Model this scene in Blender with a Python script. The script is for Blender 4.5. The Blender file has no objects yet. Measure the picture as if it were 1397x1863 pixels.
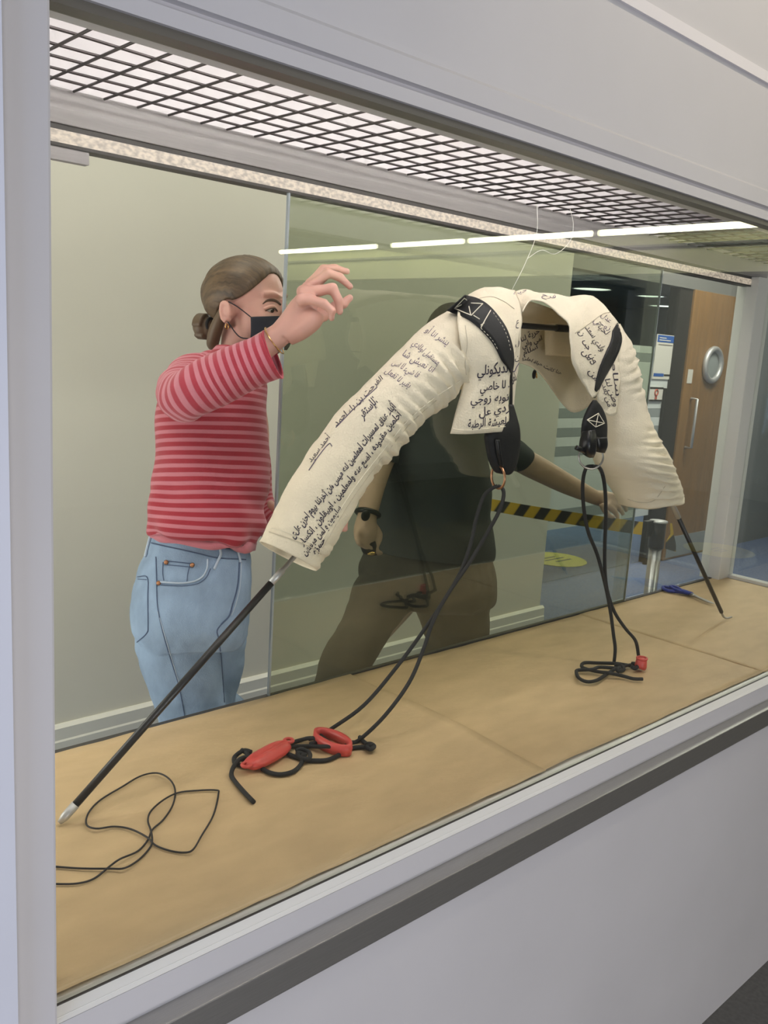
import bpy, bmesh, math, random
from mathutils import Vector, Matrix, noise
from mathutils.bvhtree import BVHTree

random.seed(4)
S = bpy.context.scene
COL = S.collection

# ------------------------------------------------------------------ camera
CAM = Vector((0, 0, 1.45))
FPX = 1601.518
RX = Vector((0.73511102, -0.67513112, 0.06172322))     # picture right
RY = Vector((-0.07968578, -0.17645925, -0.98107712))   # picture down
RZ = Vector((0.67324733, 0.71628214, -0.18351549))     # forward
cd = bpy.data.cameras.new('camera')
cam = bpy.data.objects.new('camera', cd)
COL.objects.link(cam)
cd.sensor_fit = 'HORIZONTAL'
cd.sensor_width = 36.0
cd.lens = 36.0 * FPX / 1397.0
cd.clip_start = 0.02
cam.matrix_world = Matrix(((RX.x, -RY.x, -RZ.x, CAM.x), (RX.y, -RY.y, -RZ.y, CAM.y),
                           (RX.z, -RY.z, -RZ.z, CAM.z), (0, 0, 0, 1)))
S.camera = cam
try:
    S.cycles.transparent_max_bounces = 32
    S.cycles.max_bounces = 10
    S.cycles.caustics_reflective = False
    S.cycles.caustics_refractive = False
    S.cycles.sample_clamp_indirect = 6.0
except Exception:
    pass

# ------------------------------------------------------------------ view, world, room lights and added fills
S.view_settings.view_transform = 'Standard'
S.view_settings.look = 'None'
S.view_settings.gamma = 1.0
S.view_settings.use_curve_mapping = False
S.view_settings.exposure = 0.38
W = bpy.data.worlds.new('world')
S.world = W
W.use_nodes = True
W.node_tree.nodes['Background'].inputs[0].default_value = (0.80, 0.84, 0.95, 1)
W.node_tree.nodes['Background'].inputs[1].default_value = 0.05


def area(name, loc, size, power, col, rot=(0, 0, 0), size_y=None):
    d = bpy.data.lights.new(name, 'AREA')
    d.energy = power
    d.color = col
    d.shape = 'RECTANGLE'
    d.size = size
    d.size_y = size_y or size
    o = bpy.data.objects.new(name, d)
    COL.objects.link(o)
    o.location = loc
    o.rotation_euler = rot
    return o


area('pelmet_fill', (4.0, -2.2, 3.34), 0.8, 40, (1.0, 0.95, 0.84), size_y=2.6)  # overhead fill added to brighten the pelmet front
area('gallery_fill', (-0.6, -3.0, 0.40), 3.0, 74, (0.985, 0.965, 1.0), rot=(math.radians(90), 0, 0), size_y=1.2)  # unseen fill panel added behind the camera for even front light
area('daylight_from_left', (-1.9, 0.45, 1.3), 0.9, 34, (0.50, 0.66, 1.0), rot=(0, math.radians(-90), 0), size_y=2.2)
area('office_fill', (-0.45, 2.2, 0.85), 1.7, 17, (1.0, 0.98, 0.91), rot=(0, math.radians(-90), 0), size_y=1.0)  # side fill added out of view to lift the lower back wall
area('office_ceiling_light', (0.6, 1.95, 3.12), 1.8, 15, (1.0, 0.97, 0.86), size_y=0.7)
area('office_ceiling_light', (2.9, 1.95, 3.12), 1.6, 19, (1.0, 0.97, 0.88), size_y=0.7)
area('corridor_ceiling_light', (5.6, 2.3, 3.12), 1.4, 70, (1.0, 0.96, 0.88), size_y=0.7)
area('meeting_room_light', (6.5, 5.0, 2.22), 2.0, 62, (0.92, 0.97, 1.0), size_y=1.2)
sp = bpy.data.lights.new('gallery_spotlight', 'SPOT')
sp.energy = 30
sp.color = (1.0, 0.88, 0.66)
sp.spot_size = math.radians(75)
sp.spot_blend = 1.0
sp.shadow_soft_size = 0.06
so = bpy.data.objects.new('gallery_spotlight', sp)
COL.objects.link(so)
so.location = (1.75, 0.1, 3.0)
so.rotation_euler = (Vector((1.60, 0.9, 2.05)) - Vector(so.location)).to_track_quat('-Z', 'Y').to_euler()


# ------------------------------------------------------------------ picture to space helpers
def ray(u, v):
    return RX * ((u - 698.5) / FPX) + RY * ((v - 931.5) / FPX) + RZ


def Z(u, v, z):          # point at depth z along the view axis
    return CAM + ray(u, v) * z


def Y(u, v, y):          # point on the plane y
    d = ray(u, v)
    return CAM + d * (y / d.y)


def H(u, v, z):          # point on the level z
    d = ray(u, v)
    return CAM + d * ((z - CAM.z) / d.z)


# ------------------------------------------------------------------ materials
def _n(nt, t, **k):
    n = nt.nodes.new(t)
    for a, b in k.items():
        setattr(n, a, b)
    return n


def mat(name, col, rough=0.6, metal=0.0, var=0.0, vscale=20.0, bump=0.0, bscale=200.0, stretch=(1, 1, 1), emit=None,
        estr=0.0, spec=0.5, sheen=0.0, sss=0.0):
    m = bpy.data.materials.new(name)
    m.use_nodes = True
    nt = m.node_tree
    p = nt.nodes['Principled BSDF']
    p.inputs['Roughness'].default_value = rough
    p.inputs['Metallic'].default_value = metal
    p.inputs['Specular IOR Level'].default_value = spec
    p.inputs['Sheen Weight'].default_value = sheen
    if sss:
        p.inputs['Subsurface Weight'].default_value = sss
        p.inputs['Subsurface Radius'].default_value = (0.02, 0.008, 0.005)
        p.inputs['Subsurface Scale'].default_value = 0.3
    c4 = (col[0], col[1], col[2], 1)
    p.inputs['Base Color'].default_value = c4
    tc = _n(nt, 'ShaderNodeTexCoord')
    mp = _n(nt, 'ShaderNodeMapping')
    mp.inputs['Scale'].default_value = stretch
    nt.links.new(tc.outputs['Object'], mp.inputs['Vector'])
    if var:
        no = _n(nt, 'ShaderNodeTexNoise')
        no.inputs['Scale'].default_value = vscale
        no.inputs['Detail'].default_value = 5
        nt.links.new(mp.outputs[0], no.inputs['Vector'])
        mx = _n(nt, 'ShaderNodeMix', data_type='RGBA')
        mx.inputs[6].default_value = tuple(min(1, c * (1 + var)) for c in col) + (1,)
        mx.inputs[7].default_value = tuple(c * (1 - var) for c in col) + (1,)
        rmp = _n(nt, 'ShaderNodeMapRange')
        rmp.inputs[1].default_value = 0.3
        rmp.inputs[2].default_value = 0.7
        nt.links.new(no.outputs[0], rmp.inputs[0])
        nt.links.new(rmp.outputs[0], mx.inputs[0])
        nt.links.new(mx.outputs[2], p.inputs['Base Color'])
    if bump:
        nb = _n(nt, 'ShaderNodeTexNoise')
        nb.inputs['Scale'].default_value = bscale
        nb.inputs['Detail'].default_value = 4
        nt.links.new(mp.outputs[0], nb.inputs['Vector'])
        bp = _n(nt, 'ShaderNodeBump')
        bp.inputs['Strength'].default_value = bump
        bp.inputs['Distance'].default_value = 0.004
        nt.links.new(nb.outputs[0], bp.inputs['Height'])
        nt.links.new(bp.outputs[0], p.inputs['Normal'])
    if emit:
        p.inputs['Emission Color'].default_value = tuple(emit) + (1,)
        p.inputs['Emission Strength'].default_value = estr
    return m


def glass(name, tint, f0=0.045):
    m = bpy.data.materials.new(name)
    m.use_nodes = True
    nt = m.node_tree
    nt.nodes.remove(nt.nodes['Principled BSDF'])
    out = nt.nodes['Material Output']
    tr = _n(nt, 'ShaderNodeBsdfTransparent')
    tr.inputs[0].default_value = tuple(tint) + (1,)
    gl = _n(nt, 'ShaderNodeBsdfGlossy')
    gl.inputs['Roughness'].default_value = 0.0
    gl.inputs[0].default_value = (1, 1, 1, 1)
    ge = _n(nt, 'ShaderNodeNewGeometry')
    dt = _n(nt, 'ShaderNodeVectorMath', operation='DOT_PRODUCT')
    nt.links.new(ge.outputs['Incoming'], dt.inputs[0])
    nt.links.new(ge.outputs['Normal'], dt.inputs[1])
    ab = _n(nt, 'ShaderNodeMath', operation='ABSOLUTE')
    nt.links.new(dt.outputs['Value'], ab.inputs[0])
    sb = _n(nt, 'ShaderNodeMath', operation='SUBTRACT', use_clamp=True)
    sb.inputs[0].default_value = 1.0
    nt.links.new(ab.outputs[0], sb.inputs[1])
    pw = _n(nt, 'ShaderNodeMath', operation='POWER')
    nt.links.new(sb.outputs[0], pw.inputs[0])
    pw.inputs[1].default_value = 5.0
    ma = _n(nt, 'ShaderNodeMath', operation='MULTIPLY_ADD')
    nt.links.new(pw.outputs[0], ma.inputs[0])
    ma.inputs[1].default_value = 1 - f0
    ma.inputs[2].default_value = f0
    mx = _n(nt, 'ShaderNodeMixShader')
    nt.links.new(ma.outputs[0], mx.inputs[0])
    nt.links.new(tr.outputs[0], mx.inputs[1])
    nt.links.new(gl.outputs[0], mx.inputs[2])
    nt.links.new(mx.outputs[0], out.inputs['Surface'])
    return m


def striped(name, ca, cb, attr='stripe', duty=0.55, rough=0.85, bump=0.25):
    """two colours alternating along a length stored on the mesh (one cycle per unit)"""
    m = mat(name, ca, rough, bump=bump, bscale=600, sheen=0.2)
    nt = m.node_tree
    p = nt.nodes['Principled BSDF']
    at = _n(nt, 'ShaderNodeAttribute', attribute_name=attr)
    fr = _n(nt, 'ShaderNodeMath', operation='FRACT')
    nt.links.new(at.outputs['Fac'], fr.inputs[0])
    cr = _n(nt, 'ShaderNodeValToRGB')
    e = cr.color_ramp.elements
    e[0].position, e[0].color = 0.0, tuple(ca) + (1,)
    e[1].position, e[1].color = 1.0, tuple(ca) + (1,)
    for pos, c in ((duty / 2 - 0.04, ca), (duty / 2 + 0.04, cb), (1 - duty / 2 - 0.04, cb), (1 - duty / 2 + 0.04, ca)):
        x = e.new(pos)
        x.color = tuple(c) + (1,)
    nt.links.new(fr.outputs[0], cr.inputs[0])
    nt.links.new(cr.outputs[0], p.inputs['Base Color'])
    return m


M = {}
M['white'] = mat('painted white board', (0.56, 0.548, 0.562), 0.5, var=0.03, vscale=3)
M['ledge'] = mat('glossy white ledge', (0.84, 0.83, 0.80), 0.35)
M['wall_b'] = mat('beige wall paint', (0.66, 0.64, 0.55), 0.8, var=0.03, vscale=2)
M['skirt'] = mat('skirting paint', (0.68, 0.67, 0.60), 0.5)
M['gwall'] = mat('gallery wall paint', (0.30, 0.31, 0.31), 0.8)
M['pelmet'] = mat('cream pelmet paint', (0.80, 0.79, 0.52), 0.7)
M['carpet'] = mat('blue carpet', (0.13, 0.17, 0.27), 0.95, var=0.25, vscale=60, bump=0.6, bscale=500)
M['gfloor'] = mat('gallery floor', (0.105, 0.100, 0.095), 0.8, var=0.15, vscale=80)
M['ceil'] = mat('ceiling paint', (0.75, 0.75, 0.72), 0.9)
M['paper'] = mat('kraft paper', (0.62, 0.45, 0.245), 0.6, var=0.08, vscale=9, bump=0.25, bscale=45, stretch=(1, 2.5, 1))
M['paperw'] = mat('torn paper edge', (0.8, 0.74, 0.62), 0.7)
M['steel'] = mat('brushed steel', (0.46, 0.45, 0.43), 0.38, 0.9, var=0.06, vscale=30, stretch=(1, 40, 40))
M['steel2'] = mat('dull grey metal', (0.55, 0.55, 0.55), 0.45, 0.6)
M['alu'] = mat('grey aluminium rail', (0.30, 0.285, 0.28), 0.5, 0.3, var=0.05, vscale=20, stretch=(1, 20, 20))
M['seal'] = mat('dark glazing seal', (0.05, 0.045, 0.04), 0.5)
M['bronze'] = mat('olive glazing channel', (0.13, 0.12, 0.10), 0.45)
M['wire'] = mat('dark steel wire', (0.055, 0.045, 0.045), 0.45, 0.5)
M['box'] = mat('white light box lining', (0.74, 0.715, 0.725), 0.8)
M['tube'] = mat('fluorescent tube', (1, 1, 1), 0.5, emit=(1.0, 0.95, 0.93), estr=18)
M['lampg'] = mat('gallery lamp tube', (1, 1, 1), 0.5, emit=(1.0, 0.97, 0.66), estr=11)
M['glass'] = glass('clear glass', (0.97, 0.98, 0.965))
M['glassb'] = glass('greenish sliding glass', (0.765, 0.80, 0.72), 0.085)
M['glassc'] = glass('clear partition glass', (0.93, 0.95, 0.93), 0.04)
M['gedge'] = mat('polished glass edge', (0.30, 0.34, 0.36), 0.2)
M['canvas'] = mat('cream cotton canvas', (0.84, 0.75, 0.575), 0.9, var=0.04, vscale=18, bump=0.35, bscale=260, sheen=0.1)
M['stitch'] = mat('cream stitching', (0.86, 0.79, 0.64), 0.9)
M['stitchd'] = mat('darker seam thread', (0.62, 0.55, 0.42), 0.9)  # deeper tan than the stitching, for seam lines
M['ink'] = mat('black felt pen', (0.030, 0.022, 0.045), 0.7)
M['inkl'] = mat('grey ballpoint pen', (0.16, 0.13, 0.18), 0.7)
M['strap'] = mat('black leather strap', (0.011, 0.011, 0.012), 0.6, spec=0.3, bump=0.2, bscale=150)
M['blackpl'] = mat('black plastic buckle', (0.010, 0.010, 0.011), 0.3, spec=0.4)
M['ring'] = mat('aged brass ring', (0.42, 0.22, 0.12), 0.3, 0.9)
M['rings'] = mat('nickel ring', (0.45, 0.43, 0.40), 0.28, 0.95)
M['cord'] = mat('black braided cord', (0.013, 0.013, 0.013), 0.7, bump=0.4, bscale=900)
M['cable'] = mat('black thin cable', (0.018, 0.015, 0.015), 0.45)
M['rod'] = mat('black rod', (0.016, 0.016, 0.018), 0.38)
M['red'] = mat('coral red plastic', (0.62, 0.075, 0.06), 0.35)
M['blue'] = mat('blue plastic handle', (0.03, 0.05, 0.30), 0.4)
M['skin'] = mat('skin', (0.60, 0.335, 0.275), 0.5, var=0.05, vscale=30, sss=0.15)
M['skinm'] = mat('tanned skin', (0.56, 0.37, 0.28), 0.55, var=0.05, vscale=30)
M['hair'] = mat('dark blond hair', (0.105, 0.066, 0.034), 0.5, var=0.6, vscale=7, bump=0.5, bscale=10, stretch=(2.2, 14, 14))
nt = M['hair'].node_tree
_a, _b = _n(nt, 'ShaderNodeAttribute', attribute_name='strand'), _n(nt, 'ShaderNodeAttribute', attribute_name='run')
_c = _n(nt, 'ShaderNodeCombineXYZ')
nt.links.new(_a.outputs['Fac'], _c.inputs[0])
nt.links.new(_b.outputs['Fac'], _c.inputs[1])
for _t in [n for n in nt.nodes if n.type == 'TEX_NOISE']:
    nt.links.new(_c.outputs[0], _t.inputs['Vector'])
    _t.inputs['Scale'].default_value = 1.0
M['hairm'] = mat('dark brown hair', (0.03, 0.022, 0.018), 0.6, var=0.4, vscale=60, bump=0.6, bscale=200)
M['brow'] = mat('brown eyebrow', (0.10, 0.055, 0.035), 0.8)
M['eye'] = mat('eye white', (0.62, 0.58, 0.54), 0.3)
M['iris'] = mat('dark iris', (0.035, 0.025, 0.02), 0.2)
M['mask'] = mat('navy black mask cloth', (0.012, 0.014, 0.024), 0.8, bump=0.1, bscale=500)
M['gold'] = mat('gold', (0.75, 0.48, 0.18), 0.25, 1.0)
M['jeans'] = mat('light blue denim', (0.25, 0.345, 0.475), 0.9, var=0.22, vscale=16, bump=0.35, bscale=420, stretch=(1, 1, 0.6))
M['jeansd'] = mat('dark denim seam', (0.075, 0.11, 0.19), 0.9)
M['jeansl'] = mat('pale denim edge', (0.42, 0.50, 0.60), 0.9)
M['copper'] = mat('copper rivet', (0.42, 0.20, 0.10), 0.4, 0.8)
M['stripe'] = striped('red and pink striped jersey', (0.33, 0.014, 0.030), (0.50, 0.155, 0.19))
M['sleeve'] = striped('red and pink striped jersey sleeve', (0.38, 0.026, 0.050), (0.53, 0.18, 0.225), duty=0.5)
M['tee'] = mat('charcoal t-shirt', (0.040, 0.045, 0.047), 0.9, var=0.1, vscale=9)
M['khaki'] = mat('brown trousers', (0.050, 0.044, 0.034), 0.9, var=0.12, vscale=9)
M['shoe'] = mat('dark shoe', (0.02, 0.02, 0.02), 0.5)
M['shoew'] = mat('white shoe', (0.6, 0.6, 0.58), 0.5)
M['wood'] = mat('oak veneer', (0.25, 0.135, 0.045), 0.5, var=0.16, vscale=3.5, stretch=(9, 9, 0.8))
M['dark'] = mat('dark frame', (0.020, 0.018, 0.015), 0.5)
M['beam'] = mat('grey beam paint', (0.16, 0.16, 0.15), 0.7)
M['frost'] = mat('frosted film', (0.62, 0.66, 0.64), 0.8)
M['film'] = mat('grey film', (0.27, 0.30, 0.295), 0.8)
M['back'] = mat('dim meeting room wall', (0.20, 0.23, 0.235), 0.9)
M['dimwall'] = mat('grey corridor wall', (0.27, 0.29, 0.29), 0.8)
M['ylw'] = mat('yellow floor sticker', (0.72, 0.62, 0.07), 0.6)
M['stk'] = mat('sticker print', (0.05, 0.05, 0.02), 0.6)
M['post'] = mat('steel barrier post', (0.45, 0.45, 0.46), 0.3, 0.9)
M['belt'] = striped('yellow and black hazard webbing', (0.62, 0.40, 0.025), (0.018, 0.018, 0.018), duty=0.5, rough=0.7, bump=0.1)
M['pblue'] = mat('blue print', (0.02, 0.10, 0.36), 0.6)
M['pwhite'] = mat('white print paper', (0.66, 0.64, 0.57), 0.6)
M['pgrey'] = mat('grey print', (0.22, 0.20, 0.18), 0.7)
M['pred'] = mat('red print', (0.45, 0.10, 0.06), 0.6)
M['disc'] = mat('ceiling downlight', (1, 1, 1), 0.5, emit=(0.95, 1.0, 0.98), estr=2.2)
M['nylon'] = mat('nylon thread', (0.75, 0.75, 0.7), 0.3)

# led strip: dotted warm glow
m = mat('warm led strip', (0.6, 0.55, 0.5), 0.5)
nt = m.node_tree
tc = _n(nt, 'ShaderNodeTexCoord')
mp = _n(nt, 'ShaderNodeMapping')
mp.inputs['Scale'].default_value = (1, 1, 1.6)
vo = _n(nt, 'ShaderNodeTexNoise')
vo.inputs['Scale'].default_value = 85
vo.inputs['Detail'].default_value = 1.5
nt.links.new(tc.outputs['Object'], mp.inputs[0])
nt.links.new(mp.outputs[0], vo.inputs['Vector'])
cr = _n(nt, 'ShaderNodeValToRGB')
cr.color_ramp.elements[0].position = 0.36
cr.color_ramp.elements[0].color = (0.34, 0.27, 0.21, 1)
cr.color_ramp.elements[1].position = 0.62
cr.color_ramp.elements[1].color = (0.92, 0.76, 0.60, 1)
nt.links.new(vo.outputs[0], cr.inputs[0])
nt.links.new(cr.outputs[0], nt.nodes['Principled BSDF'].inputs['Emission Color'])
nt.nodes['Principled BSDF'].inputs['Emission Strength'].default_value = 0.50
nt.nodes['Principled BSDF'].inputs['Base Color'].default_value = (0.3, 0.28, 0.25, 1)
M['led'] = m

# ------------------------------------------------------------------ mesh helpers
ORG = {}


def put(name, V, F, m, parent=None, smooth=True, mats=None, attr=None):
    """one mesh object from world-space verts and faces"""
    o0 = ORG.get(parent.name, Vector()) if parent else Vector()
    me = bpy.data.meshes.new(name)
    me.from_pydata([tuple(Vector(v) - o0) for v in V], [], [tuple(f) for f in F])
    me.validate()
    if smooth:
        me.polygons.foreach_set('use_smooth', [True] * len(me.polygons))
    me.materials.append(m)
    for x in (mats or []):
        me.materials.append(x)
    if attr:
        for k, vals in attr.items():
            a = me.attributes.new(k, 'FLOAT', 'POINT')
            a.data.foreach_set('value', vals)
    me.update()
    o = bpy.data.objects.new(name, me)
    COL.objects.link(o)
    if parent:
        o.parent = parent
        ORG[o.name] = o0
    return o


def thing(name, label, cat, loc, group=None):
    o = bpy.data.objects.new(name, None)
    COL.objects.link(o)
    o.empty_display_size = 0.05
    o.location = loc
    o['label'] = label
    o['category'] = cat
    if group:
        o['group'] = group
    ORG[o.name] = Vector(loc)
    return o


def holder(name, parent):
    o = bpy.data.objects.new(name, None)
    COL.objects.link(o)
    o.parent = parent
    ORG[o.name] = ORG[parent.name]
    return o


def tag(o, label, cat, group=None):
    o['label'] = label
    o['category'] = cat
    if group:
        o['group'] = group
    return o


class MB:
    def __init__(self):
        self.V, self.F = [], []

    def add(self, VF):
        n = len(self.V)
        self.V += [Vector(v) for v in VF[0]]
        self.F += [tuple(i + n for i in f) for f in VF[1]]
        return self

    def box(self, a, b):
        x0, y0, z0 = a
        x1, y1, z1 = b
        return self.add(([(x0, y0, z0), (x1, y0, z0), (x1, y1, z0), (x0, y1, z0),
                          (x0, y0, z1), (x1, y0, z1), (x1, y1, z1), (x0, y1, z1)],
                         [(0, 3, 2, 1), (4, 5, 6, 7), (0, 1, 5, 4), (1, 2, 6, 5), (2, 3, 7, 6), (3, 0, 4, 7)]))

    def prism(self, yz, x0, x1):
        """profile in y,z swept along x"""
        n = len(yz)
        V = [(x0, y, z) for y, z in yz] + [(x1, y, z) for y, z in yz]
        F = [(i, (i + 1) % n, n + (i + 1) % n, n + i) for i in range(n)]
        F += [tuple(range(n - 1, -1, -1)), tuple(range(n, 2 * n))]
        return self.add((V, F))

    def put(self, name, m, parent=None, smooth=False, **k):
        return put(name, self.V, self.F, m, parent, smooth, **k)


def box(name, a, b, m, parent=None, bev=0.0):
    if not bev:
        return MB().box(a, b).put(name, m, parent)
    bm = bmesh.new()
    q = MB().box(a, b)
    vs = [bm.verts.new(v) for v in q.V]
    for f in q.F:
        bm.faces.new([vs[i] for i in f])
    bmesh.ops.bevel(bm, geom=list(bm.edges), offset=bev, segments=2, affect='EDGES', profile=0.6)
    V = [v.co.copy() for v in bm.verts]
    bm.verts.index_update()
    F = [[v.index for v in f.verts] for f in bm.faces]
    bm.free()
    return put(name, V, F, m, parent, False)


def cr(P, n, closed=False):
    """Catmull-Rom through a list of Vectors / tuples, n steps per span"""
    P = [Vector(p) for p in P]
    k = len(P)
    out = []
    for i in range(k if closed else k - 1):
        if closed:
            a, b, c, d = P[i - 1], P[i], P[(i + 1) % k], P[(i + 2) % k]
        else:
            b, c = P[i], P[i + 1]
            a = P[i - 1] if i else b * 2 - c
            d = P[i + 2] if i + 2 < k else c * 2 - b
        for j in range(n):
            t = j / n
            out.append(0.5 * (2 * b + (c - a) * t + (2 * a - 5 * b + 4 * c - d) * t * t + (3 * b - a - 3 * c + d) * t ** 3))
    if not closed:
        out.append(P[-1])
    return out


def tube(P, r, seg=10, n=6, closed=False, smooth=True):
    """verts, faces of a round tube; r is a number or one radius per point"""
    k = len(P)
    rr = [r] * k if not hasattr(r, '__len__') else list(r)
    if smooth:
        Q = cr(P, n, closed)
        R = [v.x for v in cr([(x, 0, 0) for x in rr], n, closed)]
    else:
        Q = [Vector(p) for p in P]
        R = rr
    K = len(Q)
    V, F = [], []
    nrm = None
    for i in range(K):
        if closed:
            t = Q[(i + 1) % K] - Q[i - 1]
        else:
            t = Q[min(i + 1, K - 1)] - Q[max(i - 1, 0)]
        if t.length < 1e-9:
            t = Vector((0, 0, 1))
        t.normalize()
        if nrm is None:
            nrm = t.orthogonal().normalized()
        nrm = (nrm - t * nrm.dot(t))
        if nrm.length < 1e-6:
            nrm = t.orthogonal()
        nrm.normalize()
        bn = t.cross(nrm)
        for j in range(seg):
            a = 2 * math.pi * j / seg
            V.append(Q[i] + (nrm * math.cos(a) + bn * math.sin(a)) * max(R[i], 1e-5))
    for i in range(K if closed else K - 1):
        for j in range(seg):
            a, b = i * seg + j, i * seg + (j + 1) % seg
            i2 = (i + 1) % K
            F.append((a, b, i2 * seg + (j + 1) % seg, i2 * seg + j))
    if not closed:
        F.append(tuple(range(seg - 1, -1, -1)))
        F.append(tuple((K - 1) * seg + j for j in range(seg)))
    return V, F


def ell(c, r, ax=None, seg=20, rings=12):
    """ellipsoid at c with radii r along three axes"""
    ax = ax or (Vector((1, 0, 0)), Vector((0, 1, 0)), Vector((0, 0, 1)))
    c = Vector(c)
    V, F = [], []
    for i in range(rings + 1):
        th = math.pi * i / rings
        for j in range(seg):
            ph = 2 * math.pi * j / seg
            V.append(c + ax[0] * (r[0] * math.sin(th) * math.cos(ph)) + ax[1] * (r[1] * math.sin(th) * math.sin(ph))
                     + ax[2] * (r[2] * math.cos(th)))
    for i in range(rings):
        for j in range(seg):
            F.append((i * seg + j, (i + 1) * seg + j, (i + 1) * seg + (j + 1) % seg, i * seg + (j + 1) % seg))
    return V, F


def loft(R, seg=32, n=6, caps=True, power=2.0):
    """rings (A, B, ratio): A and B are the two silhouette points, ratio the depth over the half width.
    gives verts, faces, length along the axis for each vert, angle for each vert"""
    A = cr([r[0] for r in R], n)
    B = cr([r[1] for r in R], n)
    Q = [v.x for v in cr([(r[2], 0, 0) for r in R], n)]
    K = len(A)
    C = [(a + b) / 2 for a, b in zip(A, B)]
    V, F, L, T = [], [], [], []
    ln = 0.0
    for i in range(K):
        if i:
            ln += (C[i] - C[i - 1]).length
        t = C[min(i + 1, K - 1)] - C[max(i - 1, 0)]
        w = (B[i] - A[i]) / 2
        d = t.cross(w)
        d.normalize()
        d *= w.length * Q[i]
        for j in range(seg):
            a = 2 * math.pi * j / seg
            ca, sa = math.cos(a), math.sin(a)
            if power != 2.0:
                ca = math.copysign(abs(ca) ** (2 / power), ca)
                sa = math.copysign(abs(sa) ** (2 / power), sa)
            V.append(C[i] + w * ca + d * sa)
            L.append(ln)
            T.append(a)
    for i in range(K - 1):
        for j in range(seg):
            F.append((i * seg + j, i * seg + (j + 1) % seg, (i + 1) * seg + (j + 1) % seg, (i + 1) * seg + j))
    if caps:
        F.append(tuple(range(seg - 1, -1, -1)))
        F.append(tuple((K - 1) * seg + j for j in range(seg)))
    return V, F, L, T


def sheet(G, n=6):
    """smooth surface through a grid of points (rows of columns); gives verts, faces, rows, cols"""
    rows = [cr(r, n) for r in G]
    cols = [cr([r[j] for r in rows], n) for j in range(len(rows[0]))]
    nr, nc = len(cols[0]), len(cols)
    V = [cols[j][i] for i in range(nr) for j in range(nc)]
    F = [(i * nc + j, i * nc + j + 1, (i + 1) * nc + j + 1, (i + 1) * nc + j) for i in range(nr - 1) for j in range(nc - 1)]
    return V, F, nr, nc


def normals(V, F):
    N = [Vector() for _ in V]
    for f in F:
        if len(f) > 8:
            continue
        a = (V[f[1]] - V[f[0]]).cross(V[f[-1]] - V[f[0]])
        for i in f:
            N[i] += a
    return [v.normalized() if v.length > 1e-12 else Vector((0, 0, 1)) for v in N]


def ruffle(V, F, fn):
    """move each vert along its normal by fn(point, index)"""
    N = normals(V, F)
    return [v + n * fn(v, i) for i, (v, n) in enumerate(zip(V, N))]


def fbm(p, s, o=3):
    q = Vector(p) * s
    return sum(noise.noise(q * 2 ** k) / 2 ** k for k in range(o))


def thick(V, F, t):
    """give a sheet thickness t behind its normals"""
    N = normals(V, F)
    n = len(V)
    W2 = [v - m * t for v, m in zip(V, N)]
    cnt = {}
    for f in F:
        for a, b in zip(f, f[1:] + f[:1]):
            cnt[(a, b)] = 1
    F2 = list(F) + [tuple(i + n for i in reversed(f)) for f in F]
    for (a, b) in cnt:
        if (b, a) not in cnt:
            F2.append((b, a, a + n, b + n))
    return list(V) + W2, F2


def fuse(parts, voxel, smooth=4, factor=0.5):
    """union overlapping closed shapes into one continuous surface"""
    mb = MB()
    for p in parts:
        mb.add(p[:2])
    me = bpy.data.meshes.new('tmp')
    me.from_pydata([tuple(v) for v in mb.V], [], mb.F)
    o = bpy.data.objects.new('tmp', me)
    COL.objects.link(o)
    md = o.modifiers.new('r', 'REMESH')
    md.mode = 'VOXEL'
    md.voxel_size = voxel
    if smooth:
        ms = o.modifiers.new('s', 'SMOOTH')
        ms.iterations = smooth
        ms.factor = factor
    dg = bpy.context.evaluated_depsgraph_get()
    ev = o.evaluated_get(dg)
    em = ev.to_mesh()
    V = [v.co.copy() for v in em.vertices]
    F = [tuple(p.vertices) for p in em.polygons]
    ev.to_mesh_clear()
    bpy.data.objects.remove(o)
    bpy.data.meshes.remove(me)
    return V, F


def bvh(objs):
    V, F = [], []
    for o in objs:
        o0 = ORG.get(o.name, Vector())
        n = len(V)
        V += [v.co + o0 for v in o.data.vertices]
        F += [tuple(i + n for i in p.vertices) for p in o.data.polygons]
    return BVHTree.FromPolygons(V, F)


def stick(t, u, v, off, fall=None):
    """the point of surface t met at picture point u, v, lifted by off"""
    d = ray(u, v).normalized()
    h = t.ray_cast(CAM, d)
    if h[0] is None:
        return fall
    nn = h[1] if h[1].dot(d) < 0 else -h[1]
    return h[0] + nn * off


def ribbon(A, B, rows, k=4):
    """strip between two lists of 3d points, k quads across"""
    n = len(A)
    V = [a.lerp(b, j / k) for a, b in zip(A, B) for j in range(k + 1)]
    F = [(i * (k + 1) + j, i * (k + 1) + j + 1, (i + 1) * (k + 1) + j + 1, (i + 1) * (k + 1) + j)
         for i in range(n - 1) for j in range(k)]
    return V, F


def path2(P, n=6):
    return [(p.x, p.y) for p in cr([(a, b, 0) for a, b in P], n)]


def ring3(c, n, r, tr, seg=28, ts=8, squash=(1, 1), up=None):
    n = Vector(n).normalized()
    a = (up - n * up.dot(n)).normalized() if up else n.orthogonal().normalized()
    b = n.cross(a)
    P = [Vector(c) + a * (r * squash[0] * math.cos(2 * math.pi * i / seg)) + b * (r * squash[1] * math.sin(2 * math.pi * i / seg))
         for i in range(seg)]
    return tube(P, tr, ts, 1, True, False)


# ================================================================== THE SETTING
TZ = 0.65            # table level
YF, YB = 0.92, 1.543  # front and back glass


def struct(o):
    o['kind'] = 'structure'
    return o


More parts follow.
